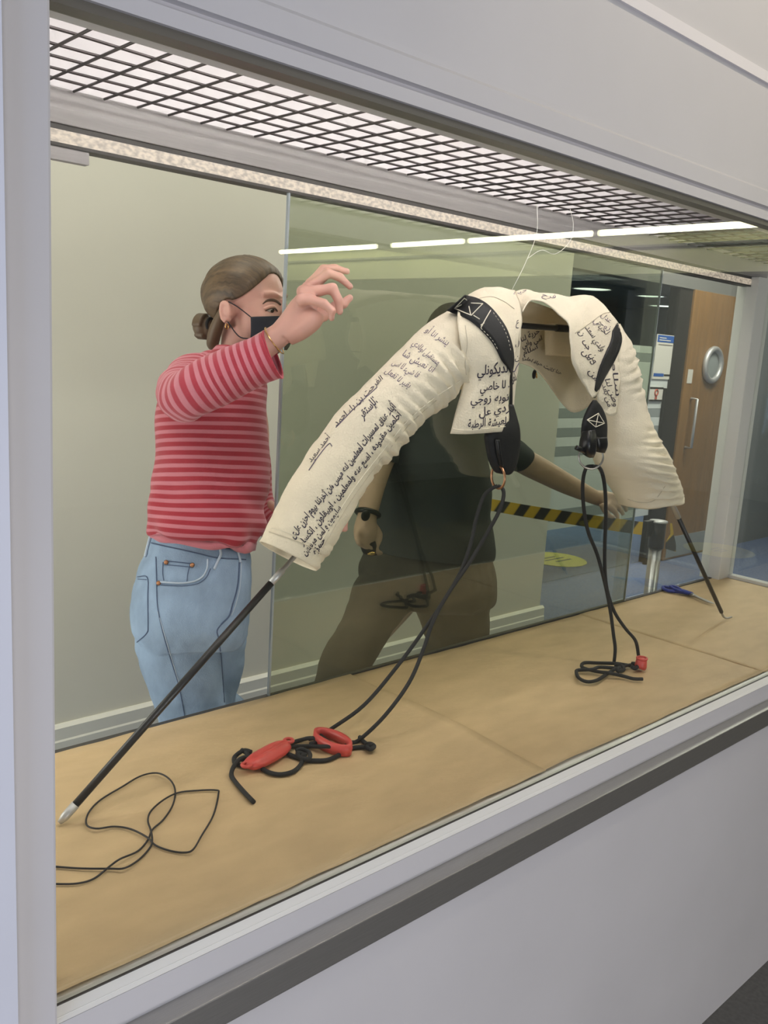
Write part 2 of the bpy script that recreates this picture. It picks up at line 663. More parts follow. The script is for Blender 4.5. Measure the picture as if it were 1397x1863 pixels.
struct(box('floor', (-3.0, -6.5, -0.34), (12.0, 0.95, -0.30), M['gfloor']))
struct(box('floor', (-3.0, 0.99, -0.04), (12.0, 8.2, 0.0), M['carpet']))
struct(box('ceiling', (-3.0, -6.5, 3.40), (12.0, 0.86, 3.44), M['ceil']))
struct(box('ceiling', (3.85, 3.36, 2.25), (12.0, 8.2, 2.29), M['back']))
struct(box('ceiling', (-3.0, 1.7, 3.15), (12.0, 3.30, 3.19), M['ceil']))
# front wall round the case: below the rail, above the header, to the left
wf = MB()
wf.box((0.317, 0.885, -0.30), (6.0, 0.985, 0.590))
wf.box((0.317, 0.906, 1.835), (6.0, 0.985, 3.44))
for z0, z1 in ((-0.30, 3.44),):
    wf.add(([(0.318, 0.884, z0), (0.318, 0.985, z0), (-3.0, 2.45, z0), (-3.0, 2.35, z0), (0.318, 0.884, z1), (0.318, 0.985, z1), (-3.0, 2.45, z1), (-3.0, 2.35, z1)],
            [(0, 1, 2, 3), (4, 7, 6, 5), (0, 4, 5, 1), (1, 5, 6, 2), (2, 6, 7, 3), (3, 7, 4, 0)]))
wf.box((3.42, 0.900, 0.590), (6.0, 0.985, 1.835))
struct(wf.put('wall_front', M['white']))
WY = 2.80
struct(box('wall_back', (-3.0, WY, 0.0), (3.85, WY + 0.12, 3.15), M['wall_b']))
struct(MB().prism([(WY, 0.0), (WY - 0.022, 0.0), (WY - 0.022, 0.050), (WY - 0.018, 0.056), (WY - 0.018, 0.098),
                   (WY - 0.006, 0.109), (WY, 0.109)], -3.0, 3.87).put('baseboard_back', M['skirt']))
struct(box('wall_left', (-3.1, 1.0, 0.0), (-3.0, 8.2, 3.15), M['wall_b']))
struct(box('wall_gallery', (-3.0, -6.6, -0.30), (12.0, -6.5, 3.44), M['gwall']))
struct(box('wall_right', (11.9, -6.5, -0.30), (12.0, 8.2, 3.44), M['gwall']))
struct(box('wall_far', (3.85, 7.6, 0.0), (11.9, 7.7, 2.25), M['back']))
# gallery pelmet with a row of tubes: seen mirrored in the front glass
struct(box('trim_1', (5.0, -4.98, 2.0), (5.12, 0.86, 2.235), M['pelmet']))
struct(box('trim_2', (4.985, -4.98, 2.158), (5.0, 0.86, 2.172), M['gwall']))
for a, b, lab in ((-4.98, -4.72, 'short batten lamp at the outer end of the pelmet, farthest from the case'), (-4.68, -3.66, 'second batten lamp from the outer end of the pelmet'),
                  (-3.48, -2.71, 'batten lamp just after the gap in the pelmet row'), (-2.66, -1.60, 'batten lamp in the middle of the near half of the pelmet'),
                  (-1.55, -0.50, 'batten lamp second from the case along the pelmet'), (-0.45, 0.60, 'batten lamp at the pelmet end touching the case wall')):
    lp = thing('batten_lamp', lab, 'lamp', (5.0, (a + b) / 2, 2.235), 'pelmet lamps')
    put('lamp_tube', *tube([(4.91, a + .01, 2.246), (4.91, b - .01, 2.246)], 0.019, 12, 1, smooth=False), M['lampg'], lp)
    box('lamp_holder', (4.932, a, 2.234), (5.04, b, 2.258), M['white'], lp)

# glazed partition, dark frame, door beyond the back wall
DY = 3.30


def rect(u0, v0, u1, v1, y=DY):
    """x and z span on the plane y of a picture rectangle"""
    a, b, c, d = Y(u0, v0, y), Y(u1, v0, y), Y(u0, v1, y), Y(u1, v1, y)
    return min(a.x, c.x), max(b.x, d.x), (c.z + d.z) / 2, (a.z + b.z) / 2


xl = Y(1226, 800, DY).x
xf = Y(1219, 650, DY).x
xg = Y(1201, 740, DY).x
zg = Y(1203, 706, DY).z
part = struct(box('window_1', (3.9, DY, 0.02), (xf, DY + 0.012, 1.99), M['glassc']))
part['label'] = 'glass meeting room partition with frosted bands'


def zrow(u, v):
    return Y(u, v, DY).z


bands = [(625, 639, 'frost'), (639, 655, 'film'), (655, 743, 'frost'), (743, 759, 'film'), (759, 776, 'frost'),
         (776, 791, 'film'), (791, 807, 'frost'), (807, 823, 'film'), (823, 912, 'frost'), (912, 930, 'film'), (930, 944, 'frost')]
for a, b, k in bands:
    box('frosted_band', (3.9, DY - 0.004, zrow(1130, b)), (xf, DY - 0.0005, zrow(1130, a) - 0.002), M[k], part)
struct(box('trim_3', (3.9, DY - 0.03, 1.99), (11.9, DY + 0.06, 2.10), M['beam']))
struct(box('wall_corridor', (3.9, DY + 0.0, 2.10), (11.9, DY + 0.08, 3.15), M['wall_b']))
struct(box('trim_4', (xf, DY - 0.02, 0.0), (xl - 0.02, DY + 0.06, 1.99), M['dark']))
struct(box('trim_5', (xg, DY - 0.03, 0.0), (xf, DY - 0.006, zg), M['dark']))
door = struct(box('door_1', (xl - 0.02, DY - 0.035, 0.005), (xl + 1.05, DY + 0.01, 1.99), M['wood'], bev=0.003))
door['label'] = 'oak veneer door with a round vision panel and steel pull'
struct(box('wall_door', (xl + 1.05, DY - 0.02, 0.0), (11.9, DY + 0.10, 2.10), M['dimwall']))
c = Y(1297, 664, DY - 0.05)
put('vision_ring', *ring3(c, (0, 1, 0), 0.118, 0.022, 36, 10), M['steel2'], door)
V, F = ell(c + Vector((0, 0.01, 0)), (0.105, 0.006, 0.105))
put('vision_glass', V, F, M['film'], door)
hx = xl + 0.10
put('pull_handle', *tube([(hx, DY - 0.04, 1.22), (hx, DY - 0.09, 1.22), (hx, DY - 0.09, 0.86), (hx, DY - 0.04, 0.86)], 0.011, 10, 1, smooth=False),
    M['steel2'], door)
box('door_plate', (xl + 0.015, DY - 0.038, 1.33), (xl + 0.085, DY - 0.0352, 1.43), M['pwhite'], door)
box('kick_plate', (xl + 0.02, DY - 0.038, 0.02), (xl + 1.0, DY - 0.0352, 0.18), M['film'], door)

# notices on the partition (the coded square on the first is left out)
x0, x1, z0, z1 = rect(1193, 609, 1222, 690)
ps = thing('notice', 'white notice with a blue header on the glass partition', 'poster', ((x0 + x1) / 2, DY, z0))
box('sheet', (x0, DY - 0.012, z0), (x1, DY - 0.006, z1), M['pwhite'], ps)
hh = z1 - z0
box('blue_header', (x0 + .01, DY - 0.0135, z1 - .17 * hh), (x1 - .01, DY - 0.012, z1 - .015 * hh), M['pblue'], ps)
for k, (a, b) in enumerate(((.05, .45), (.05, .72))):
    box('header_text', (x0 + .02 + a * (x1 - x0) * .8, DY - 0.0142, z1 - (.085 + .05 * k) * hh), (x0 + .02 + b * (x1 - x0) * .8, DY - 0.0135, z1 - (.065 + .05 * k) * hh), M['pwhite'], ps)
box('text_line', (x0 + .03, DY - 0.0135, z1 - .235 * hh), (x1 - .07, DY - 0.012, z1 - .215 * hh), M['pgrey'], ps)
box('blue_footer', (x0 + .01, DY - 0.0135, z0 + .06 * hh), (x0 + .5 * (x1 - x0), DY - 0.012, z0 + .13 * hh), M['pblue'], ps)
box('footer_text', (x0 + .52 * (x1 - x0), DY - 0.0135, z0 + .075 * hh), (x1 - .04, DY - 0.012, z0 + .115 * hh), M['dark'], ps)
x0, x1, z0, z1 = rect(1180, 704, 1201, 730)
ps = thing('warning_sign', 'small square sign with red figure under the white notice', 'sign', ((x0 + x1) / 2, DY, z0))
box('sheet', (x0, DY - 0.012, z0), (x1, DY - 0.006, z1), M['pwhite'], ps)
mb = MB().box((x0, DY - 0.014, z0), (x1, DY - 0.012, z0 + .012)).box((x0, DY - 0.014, z1 - .012), (x1, DY - 0.012, z1))
mb.put('border', M['dark'], ps)
cx, cz = (x0 + x1) / 2, (z0 + z1) / 2
put('figure', *ring3((cx, DY - 0.013, cz + .012), (0, 1, 0), 0.020, 0.006, 20, 6), M['pred'], ps)
box('figure_stem', (cx - .014, DY - 0.0145, cz - .035), (cx + .014, DY - 0.012, cz - .008), M['pred'], ps)

# round downlights in the meeting room ceiling
for u, v, w, lab in ((1077, 525, .21, 'round ceiling downlight behind the glass partition, above the jacket far shoulder'), (1184, 538, .16, 'dim ceiling downlight behind the partition, crossed by the glass pane edge'),
                     (1207, 556, .19, 'brightest ceiling downlight, just above the white notice')):
    p = H(u, v, 2.238)
    t = thing('downlight', lab, 'lamp', p, 'downlights beyond the partition')
    V, F = ell(p, (w, w, 0.012))
    put('diffuser', V, F, M['disc'], t)
    put('rim', *ring3(p, (0, 0, 1), w + .01, 0.012, 28, 6), M['white'], t)

# floor stickers
for nm, p, sx, sy, lab in (('floor_sticker', H(1012, 1018, 0.0), .22, .22, 'round yellow distancing sticker on the blue carpet'),
                           ('floor_sticker', Vector((8.2, -2.06, -0.30)), .33, .33, 'round yellow distancing sticker on the gallery floor')):
    t = thing(nm, lab, 'sticker', p)
    V, F = tube([p + Vector((0, 0, 0.0005)), p + Vector((0, 0, 0.003))], sx, 40, 1, smooth=False)
    put('disc', V, F, M['ylw'], t, smooth=False)
    mb = MB()
    for k, (a, b, c2) in enumerate(((-.09, .06, .05), (-.12, .1, 0.0), (-.07, .11, -.06))):
        mb.box((p.x + a, p.y + c2, p.z + .003), (p.x + b, p.y + c2 + .018, p.z + .0038))
    mb.put('print', M['stk'], t)

# ================================================================== DISPLAY CASE
X0, X1 = 0.345, 3.33
case = thing('display_case', 'long white museum display case with glass front, wire mesh top and kraft paper floor', 'display case', ((X0 + X1) / 2, 1.2, TZ))
box('table_top', (X0, 0.905, 0.600), (X1, YB + 0.012, TZ - 0.006), M['ledge'], case)
box('plinth', (X0, 1.0, 0.002), (X1, 1.50, 0.600), M['white'], case)
MB().prism([(0.9165, TZ), (0.8995, 0.6405), (0.9165, 0.6395)], 0.30, 3.42).put('sill_ledge', M['ledge'], case)
box('sill_face', (0.30, 0.900, 0.585), (3.42, 0.985, 0.6395), M['white'], case)
box('sill_seal', (X0, YF - 0.0035, TZ - 0.006), (X1, YF - 0.0005, TZ + 0.0016), M['seal'], case)
box('buffer_rail', (0.317, 0.868, 0.545), (3.42, 0.904, 0.594), M['steel'], case, bev=0.002)
box('left_jamb', (0.312, 0.898, 0.50), (0.3685, 0.985, 1.835), M['white'], case, bev=0.003)
hd = MB()
hd.prism([(0.902, 1.7665), (0.902, 1.784), (0.913, 1.785), (0.913, 1.7925), (0.902, 1.7935), (0.902, 1.822), (0.906, 1.827),
          (0.906, 1.835), (0.985, 1.835), (0.985, 1.7665)], 0.36, 3.42)
hd.put('header_board', M['white'], case)
box('header_channel', (0.36, 0.908, 1.757), (3.42, 0.935, 1.7665), M['bronze'], case)
box('glazing_bead', (X0, YF - 0.0005, TZ - 0.007), (X1, 0.9345, TZ - 0.0005), M['ledge'], case)
box('front_pane', (X0, YF, TZ), (X1, YF + 0.008, 1.77), M['glass'], case)
# back: rail, glowing strip, sliding pane, channel
box('back_rail', (X0, YB - 0.004, 1.785), (X1, YB + 0.05, 1.842), M['alu'], case, bev=0.002)
box('back_rail_groove', (X0, YB, 1.776), (X1, YB + 0.04, 1.785), M['seal'], case)
box('led_strip', (X0, YB - 0.001, 1.755), (X1, YB + 0.03, 1.776), M['led'], case)
box('back_channel', (X0, YB - 0.002, 1.7495), (X1, YB + 0.032, 1.755), M['seal'], case)
box('track_cover', (0.60, YB + 0.002, 1.728), (0.70, YB + 0.02, 1.7495), M['alu'], case)
box('bottom_channel', (X0, YB - 0.0015, TZ - 0.004), (X1, YB + 0.012, TZ + 0.003), M['seal'], case)
pn = box('sliding_pane', (1.130, YB, TZ + 0.003), (2.60, YB + 0.006, 1.7495), M['glassb'], case)
box('pane_edge', (1.1255, YB - 0.0005, TZ + 0.003), (1.130, YB + 0.0065, 1.7495), M['gedge'], pn)
box('pane_edge', (2.60, YB - 0.0005, TZ + 0.003), (2.603, YB + 0.0065, 1.7495), M['gedge'], pn)
box('far_sliding_pane', (2.55, YB + 0.014, TZ + 0.003), (3.22, YB + 0.020, 1.7495), M['glassc'], case)
box('corner_post', (3.21, YB - 0.03, TZ - 0.004), (3.325, YB + 0.05, 1.785), M['ledge'], case, bev=0.003)
box('end_pane', (3.29, 0.935, TZ + 0.012), (3.298, YB - 0.03, 1.785), M['glassc'], case)
box('end_strip', (3.283, 0.935, TZ - 0.003), (3.32, YB - 0.03, TZ + 0.012), M['ledge'], case)
# light box over the mesh
lb = MB()
lb.box((X0, 0.90, 2.02), (X1, 1.60, 2.04)).box((X0, 1.575, 1.842), (X1, 1.60, 2.02)).box((X0 - .02, 0.9, 1.842), (X0, 1.6, 2.04)).box((X1, 0.9, 1.842), (X1 + .02, 1.6, 2.04))
lb.box((X0, 0.985, 1.842), (X1, 0.99, 2.02))
lb.put('light_box', M['box'], case)
box('light_box_panel', (2.60, 0.995, 1.86), (X1, 1.57, 1.868), M['back'], case)
for a, b in ((0.40, 1.25), (1.30, 2.10), (2.15, 2.58)):
    put('fluorescent_tube', *tube([(a, 1.035, 1.955), (b, 1.035, 1.955)], 0.016, 12, 1, smooth=False), M['tube'], case)
g = holder('wire_mesh', case)
MZ = 1.842
w0 = None
k = 0
x = 0.605 - 0.06 * 4
while x < X1 - 0.02:
    if not (2.86 < x < 2.96):
        if w0 is None:
            w0 = put('mesh_wire', *tube([(0, 0.93, MZ - 0.0027), (0, 1.535, MZ - 0.0027)], 0.0023, 8, 1, smooth=False), M['wire'], None)
            w0.parent = g
            ORG[w0.name] = ORG[g.name]
            w = w0
        else:
            w = w0.copy()
            COL.objects.link(w)
            w.parent = g
        w.location = Vector((x, 0, 0)) - ORG[g.name]
        w.rotation_euler = (0, 0, random.uniform(-.004, .004))
    x += 0.0605
v0 = None
for i in range(10):
    y = 0.985 + 0.0595 * i - 0.015
    pts = [(X0, 0, MZ + .0025)] + [(X0 + (2.88 - X0) * t / 12, random.uniform(-.002, .002), MZ + .0025 + random.uniform(-.001, .001)) for t in range(1, 12)] + [(2.88, 0, MZ + .0025)]
    w = put('mesh_wire', *tube(pts, 0.0023, 8, 1, smooth=False), M['wire'], None)
    w.parent = g
    w.location = Vector((0, y, 0)) - ORG[g.name]
for y in (1.33, 1.39, 1.45, 1.51):
    w = put('mesh_wire', *tube([(2.98, 0, MZ + .0025), (X1, 0, MZ + .0025)], 0.0023, 8, 1, smooth=False), M['wire'], None)
    w.parent = g
    w.location = Vector((0, y, 0)) - ORG[g.name]


# kraft paper sheets lying in the case
def paper(name, x0, x1, y0, y1, z, lab, right_curl=0.0, left_curl=0.0, seedv=0.0, skew=0.0):
    G = []
    nx, ny = 46, 22
    V, F = [], []
    for j in range(ny + 1):
        for i in range(nx + 1):
            s, t = i / nx, j / ny
            px = x0 + (x1 - x0) * s + skew * (t - .5) * s
            jag = 0.006 * noise.noise(Vector((px * 3, seedv, 0))) + 0.0025 * noise.noise(Vector((px * 17, seedv, 3)))
            py = y0 + jag + (y1 - y0) * t
            h = z + 0.0010 * (1 + noise.noise(Vector((px * 5, py * 9, seedv))))
            h += right_curl * max(0, (s - .9) / .1) ** 2 * max(0.0, math.sin(math.pi * min(1, max(0, (1 - t) * 1.25 - .15))))
            h += max(0, .05 - t) * 0.08 * max(0, noise.noise(Vector((px * 4, 5, seedv))))
            V.append(Vector((px, py, h)))
    for j in range(ny):
        for i in range(nx):
            F.append((j * (nx + 1) + i, j * (nx + 1) + i + 1, (j + 1) * (nx + 1) + i + 1, (j + 1) * (nx + 1) + i))
    V, F = thick(V, F, 0.0004)
    o = put(name, V, F, M['paper'])
    tag(o, lab, 'paper')
    return o


paper('paper_sheet', 0.347, 1.365, 0.934, 1.5405, TZ + 0.0030, 'brown kraft paper sheet on the case floor at the cable end', right_curl=0.010, seedv=1.3, skew=0.01)
paper('paper_sheet', 1.285, 2.36, 0.940, 1.5395, TZ - 0.0012, 'brown kraft paper sheet lying in the middle under the jacket opening', seedv=7.7)
paper('paper_sheet', 2.33, 3.28, 0.936, 1.5395, TZ - 0.0002, 'brown kraft paper sheet at the far end beside the white post', seedv=4.1)
PZ = TZ + 0.006

# ================================================================== JACKET
jk = thing('jacket', 'cropped cream canvas jacket with Arabic handwriting and black straps, spread out on rods', 'jacket', (1.62, 1.25, 1.30))


def yr(a, b, q, ya, yb=None):
    return (Y(a[0], a[1], ya), Y(b[0], b[1], ya if yb is None else yb), q)


RL = [((481, 987), (568, 1038), .80, 1.262), ((496, 958), (590, 1001), .82, 1.262), ((519, 914), (611, 961), .84, 1.262),
      ((543, 866), (630, 929), .86, 1.262), ((572, 822), (666, 866), .86, 1.258), ((603, 781), (699, 833), .86, 1.255),
      ((635, 742), (724, 800), .88, 1.25), ((680, 693), (756, 766), .88, 1.25), ((732, 641), (797, 738), .85, 1.25),
      ((775, 601), (831, 703), .82, 1.25), ((815, 566), (856, 690), .75, 1.255), ((850, 550), (880, 680), .6, 1.265)]
RR = [((1084, 606), (1122, 590), .7, 1.28), ((1092, 660), (1141, 636), .8, 1.26), ((1096, 720), (1151, 702), .85, 1.255),
      ((1099, 772), (1163, 764), .85, 1.25), ((1102, 806), (1179, 803), .85, 1.25), ((1109, 842), (1196, 846), .85, 1.25),
      ((1131, 886), (1211, 880), .85, 1.25), ((1148, 924), (1218, 898), .85, 1.25)]


def sleeve_mesh(name, R, side, phase, amp):
    V, F, L, T = loft([yr(a, b, q, y) for a, b, q, y in R], 56, 12, caps=False)
    ln = max(L)

    def fn(p, i):
        low = max(0.0, math.sin(T[i]) * side) ** 1.8 * (0.5 + 0.5 * math.cos(T[i] - phase * side)) ** 1.5
        r = math.sin(2 * math.pi * L[i] / 0.027 + 0.8 * math.cos(T[i]) + 6 * noise.noise(p * 9)) + 0.5 * math.sin(2 * math.pi * L[i] / 0.014 + 7 * noise.noise(p * 12))
        return amp * low * r * max(0.0, 0.35 + 1.5 * noise.noise(p * 8 + Vector((0, 5, 0)))) + 0.0052 * fbm(p, 11, 2) + 0.0016 * fbm(p + Vector((3, 0, 0)), 40, 2)
    V = ruffle(V, F, fn)
    N = normals(V, F)
    c0 = sum(V, Vector()) / len(V)
    if sum((v - c0).dot(n) for v, n in zip(V, N)) < 0:
        F = [tuple(reversed(f)) for f in F]
    V, F = thick(V, F, 0.0022)
    return put(name, V, F, M['canvas'], jk)


sl_left = sleeve_mesh('sleeve', RL, -1, 0.95, 0.0080)
sl_right = sleeve_mesh('sleeve', RR, 1, 1.0, 0.0080)


def canvas_sheet(name, G, amp=0.004, m='canvas', n=7, t=0.0022):
    V, F, nr, nc = sheet([[Y(*p) for p in r] for r in G], n)
    V = ruffle(V, F, lambda p, i: amp * fbm(p, 12, 3) + 0.0010 * fbm(p, 55, 2))
    N = normals(V, F)
    s = sum(n2.dot(CAM - v) for v, n2 in zip(V, N))
    if s < 0:
        F = [tuple(reversed(f)) for f in F]
    V, F = thick(V, F, t)
    return put(name, V, F, M[m], jk)


front_left = canvas_sheet('front_panel', [
    [(838, 560, 1.36), (866, 545, 1.36), (888, 538, 1.36), (912, 537, 1.36), (942, 541, 1.36)],
    [(836, 548, 1.28), (862, 531, 1.285), (884, 522, 1.285), (910, 521, 1.285), (936, 527, 1.285)],
    [(832, 570, 1.22), (865, 556, 1.21), (895, 550, 1.21), (922, 548, 1.22), (947, 556, 1.225)],
    [(836, 610, 1.19), (870, 600, 1.18), (898, 600, 1.18), (925, 598, 1.185), (947, 597, 1.195)],
    [(842, 655, 1.19), (872, 650, 1.17), (900, 650, 1.165), (922, 650, 1.17), (936, 652, 1.18)],
    [(842, 695, 1.20), (868, 695, 1.175), (894, 690, 1.165), (912, 686, 1.162), (928, 684, 1.166)],
    [(831, 740, 1.20), (856, 742, 1.175), (884, 740, 1.165), (908, 740, 1.163), (926, 738, 1.168)],
    [(819, 789, 1.20), (846, 790, 1.18), (880, 788, 1.165), (905, 786, 1.163), (923, 784, 1.168)]])
placket = canvas_sheet('placket', [
    [(920, 600, 1.196), (934, 596, 1.198), (947, 594, 1.202)], [(922, 650, 1.192), (935, 647, 1.196), (946, 645, 1.202)],
    [(926, 690, 1.192), (934, 690, 1.196), (941, 689, 1.202)], [(929, 722, 1.192), (933, 722, 1.196), (937, 720, 1.200)],
    [(931, 748, 1.192), (932.5, 748, 1.195), (934, 748, 1.198)]], amp=0.002)
front_right = canvas_sheet('front_panel', [
    [(949, 568, 1.222), (944, 550, 1.25), (938, 529, 1.285), (942, 541, 1.36)],
    [(963, 546, 1.222), (960, 538, 1.25), (957, 526, 1.285), (960, 534, 1.36)],
    [(981, 546, 1.212), (983, 539, 1.24), (985, 532, 1.285), (985, 540, 1.36)],
    [(1000, 555, 1.20), (1005, 545, 1.24), (1012, 533, 1.285), (1010, 545, 1.37)],
    [(1018, 572, 1.19), (1027, 556, 1.23), (1035, 539, 1.285), (1035, 552, 1.37)],
    [(1034, 588, 1.18), (1050, 562, 1.215), (1066, 536, 1.28), (1066, 550, 1.37)],
    [(1038, 612, 1.17), (1068, 592, 1.20), (1093, 551, 1.27), (1092, 562, 1.37)],
    [(1040, 650, 1.165), (1079, 628, 1.19), (1121, 584, 1.25), (1114, 592, 1.35)],
    [(1050, 678, 1.165), (1086, 658, 1.185), (1128, 612, 1.24), (1122, 625, 1.34)],
    [(1062, 698, 1.17), (1082, 690, 1.185), (1112, 662, 1.22), (1116, 672, 1.30)],
    [(1077, 723, 1.175), (1081, 722, 1.18), (1088, 716, 1.20), (1098, 716, 1.28)]], amp=0.003)
side_right = canvas_sheet('side_panel', [
    [(1112, 640, 1.225), (1128, 628, 1.225), (1141, 640, 1.235)], [(1098, 680, 1.21), (1114, 680, 1.21), (1131, 680, 1.22)],
    [(1086, 716, 1.20), (1106, 718, 1.20), (1125, 718, 1.21)], [(1097, 750, 1.20), (1111, 757, 1.20), (1122, 752, 1.21)]], amp=0.006)
back = canvas_sheet('back_panel', [
    [(842, 566, 1.36), (900, 548, 1.36), (948, 545, 1.365), (1000, 560, 1.375), (1045, 580, 1.375), (1096, 596, 1.36)],
    [(842, 610, 1.37), (895, 600, 1.38), (948, 600, 1.39), (1000, 622, 1.395), (1045, 650, 1.39), (1096, 650, 1.365)],
    [(842, 650, 1.37), (895, 632, 1.38), (950, 636, 1.39), (992, 664, 1.395), (1042, 705, 1.39), (1092, 700, 1.365)],
    [(842, 690, 1.36), (895, 660, 1.37), (950, 661, 1.38), (988, 686, 1.385), (1040, 749, 1.38), (1088, 728, 1.35)]], amp=0.006)
patch = canvas_sheet('lining_patch', [
    [(990, 590, 1.355), (1012, 588, 1.33), (1040, 592, 1.34)], [(991, 622, 1.355), (1010, 618, 1.33), (1040, 622, 1.34)],
    [(992, 645, 1.36), (1014, 647, 1.345), (1040, 648, 1.35)]], amp=0.006)
CLOTH = bvh([sl_left, sl_right, front_left, placket, front_right, side_right, back, patch])
INNER = bvh([back, patch])


def seam(name, P, r, m, off=0.0006, tr=None, parent=None, n=6, fall=1.2):
    pts = [stick(tr or CLOTH, u, v, off, Y(u, v, fall)) for u, v in path2(P, n)]
    return put(name, *tube(pts, r, 6, 1, smooth=False), M[m], parent or jk)


def dashes(name, P, r, m, tr, parent, off=0.0008, on=4.0, gap=2.5):
    """a row of single stitches along a picture path, one mesh"""
    Q = path2(P, 8)
    mb = MB()
    acc, cur, pen = 0.0, [], True
    for (a, b), (c2, d) in zip(Q, Q[1:]):
        l = math.hypot(c2 - a, d - b)
        s = max(1, int(l / 0.8))
        for k in range(s):
            u, v = a + (c2 - a) * k / s, b + (d - b) * k / s
            acc += l / s
            if pen:
                p = stick(tr, u, v, off)
                if p:
                    cur.append(p)
            if acc > (on if pen else gap):
                acc = 0.0
                if pen and len(cur) > 2:
                    mb.add(tube([cur[0], cur[-1]], r, 5, 1, smooth=False))
                cur = []
                pen = not pen
    if mb.V:
        mb.put(name, M[m], parent, smooth=True)


seam('sleeve_seam', [(580, 992), (612, 938), (650, 880), (700, 815), (742, 765), (790, 724), (838, 692)], 0.0009, 'stitch')
seam('sleeve_seam', [(586, 997), (618, 943), (656, 885), (705, 821), (747, 770), (794, 728)], 0.0006, 'stitchd')
seam('cuff_seam', [(490, 968), (515, 976), (545, 986), (570, 998), (584, 1008)], 0.0010, 'stitchd')
seam('cuff_seam', [(494, 961), (520, 968), (550, 980), (575, 994), (588, 1003)], 0.0007, 'stitch')
seam('yoke_seam', [(856, 548), (890, 540), (915, 548), (935, 562)], 0.0008, 'stitchd')
seam('yoke_seam', [(1046, 606), (1070, 590), (1095, 572), (1110, 568)], 0.0008, 'stitchd')
seam('armhole_seam', [(846, 592), (850, 625), (846, 655), (848, 682)], 0.0008, 'stitchd')
seam('hem_seam', [(824, 781), (850, 783), (885, 780), (921, 776)], 0.0006, 'stitch')
seam('cuff_seam', [(1142, 908), (1165, 914), (1190, 910), (1210, 884)], 0.0010, 'stitchd')

# straps
SA = [(844, 537), (867, 543), (886, 554), (903, 571.6), (919, 594.5), (927.5, 616), (933, 639), (934, 662), (931, 679), (931, 705), (931, 740), (931, 782)]
SB = [(811.5, 566), (831.5, 573), (854, 583), (874.5, 600), (893, 620), (904.5, 639), (913, 657.5), (924, 670), (928, 681), (928, 705), (927.5, 740), (926, 782)]


def strap(name, A, B, off, fall):
    a2, b2 = path2(A, 5), path2(B, 5)
    rows = []
    for (ua, va), (ub, vb) in zip(a2, b2):
        r = []
        for j in range(6):
            u, v = ua + (ub - ua) * j / 5, va + (vb - va) * j / 5
            r.append(stick(CLOTH, u, v, off, None))
        good = [p for p in r if p]
        for j in range(6):
            if r[j] is None:
                u, v = ua + (ub - ua) * j / 5, va + (vb - va) * j / 5
                r[j] = Y(u, v, (min(p.y for p in good) if good else fall))
        rows.append(r)
    # smooth across so that the leather spans the cloth's folds
    for _ in range(3):
        rows = [[(rows[max(i - 1, 0)][j] + rows[i][j] * 2 + rows[min(i + 1, len(rows) - 1)][j]) / 4 for j in range(6)] for i in range(len(rows))]
    rows = [[p + (CAM - p).normalized() * 0.003 for p in r] for r in rows]
    V = [p for r in rows for p in r]
    F = [(i * 6 + j, i * 6 + j + 1, (i + 1) * 6 + j + 1, (i + 1) * 6 + j) for i in range(len(rows) - 1) for j in range(5)]
    N = normals(V, F)
    if sum(nn.dot(CAM - v) for v, nn in zip(V, N)) < 0:
        F = [tuple(reversed(f)) for f in F]
    V, F = thick(V, F, 0.002)
    return put(name, V, F, M['strap'], jk)


st1 = strap('strap', SA, SB, 0.002, 1.19)
T1 = bvh([st1])
for P in ([(844, 542), (826, 561), (857, 574), (878, 553), (857, 552)], [(826, 561), (840, 555)], [(853, 558), (856, 573)], [(844, 542), (849, 547)],
          [(892, 565), (882, 582), (873, 599)], [(861, 574), (872, 581)], [(880, 588), (874, 592)]):
    pts = [stick(T1, u, v, 0.0008, None) for a, b in zip(P, P[1:]) for u, v in [(a[0] + (b[0] - a[0]) * k / 6, a[1] + (b[1] - a[1]) * k / 6) for k in range(7)]]
    pts = [p for p in pts if p]
    if len(pts) > 1:
        put('cross_stitch', *tube(pts, 0.0011, 6, 1, smooth=False), M['stitch'], st1)
dashes('edge_stitch', [(897, 569), (915, 596), (924, 618), (929, 640)], 0.0006, 'stitch', T1, st1)
dashes('edge_stitch', [(874, 597), (895, 619), (907, 640)], 0.0006, 'stitch', T1, st1)
st2 = strap('strap', [(1121, 584), (1131, 613), (1128, 632), (1117, 657.5), (1105, 678), (1091.5, 702), (1083, 727)],
            [(1114, 600), (1112, 616), (1107, 630), (1099, 647), (1089, 672), (1083, 699), (1079, 727)], 0.002, 1.19)
dashes('edge_stitch', [(1121, 588), (1127, 600), (1130, 612)], 0.0006, 'stitch', bvh([st2]), st2)


def lofty(name, R, m, parent, seg=24, n=6, power=2.0):
    V, F, L, T = loft(R, seg, n, True, power)
    return put(name, V, F, M[m], parent)


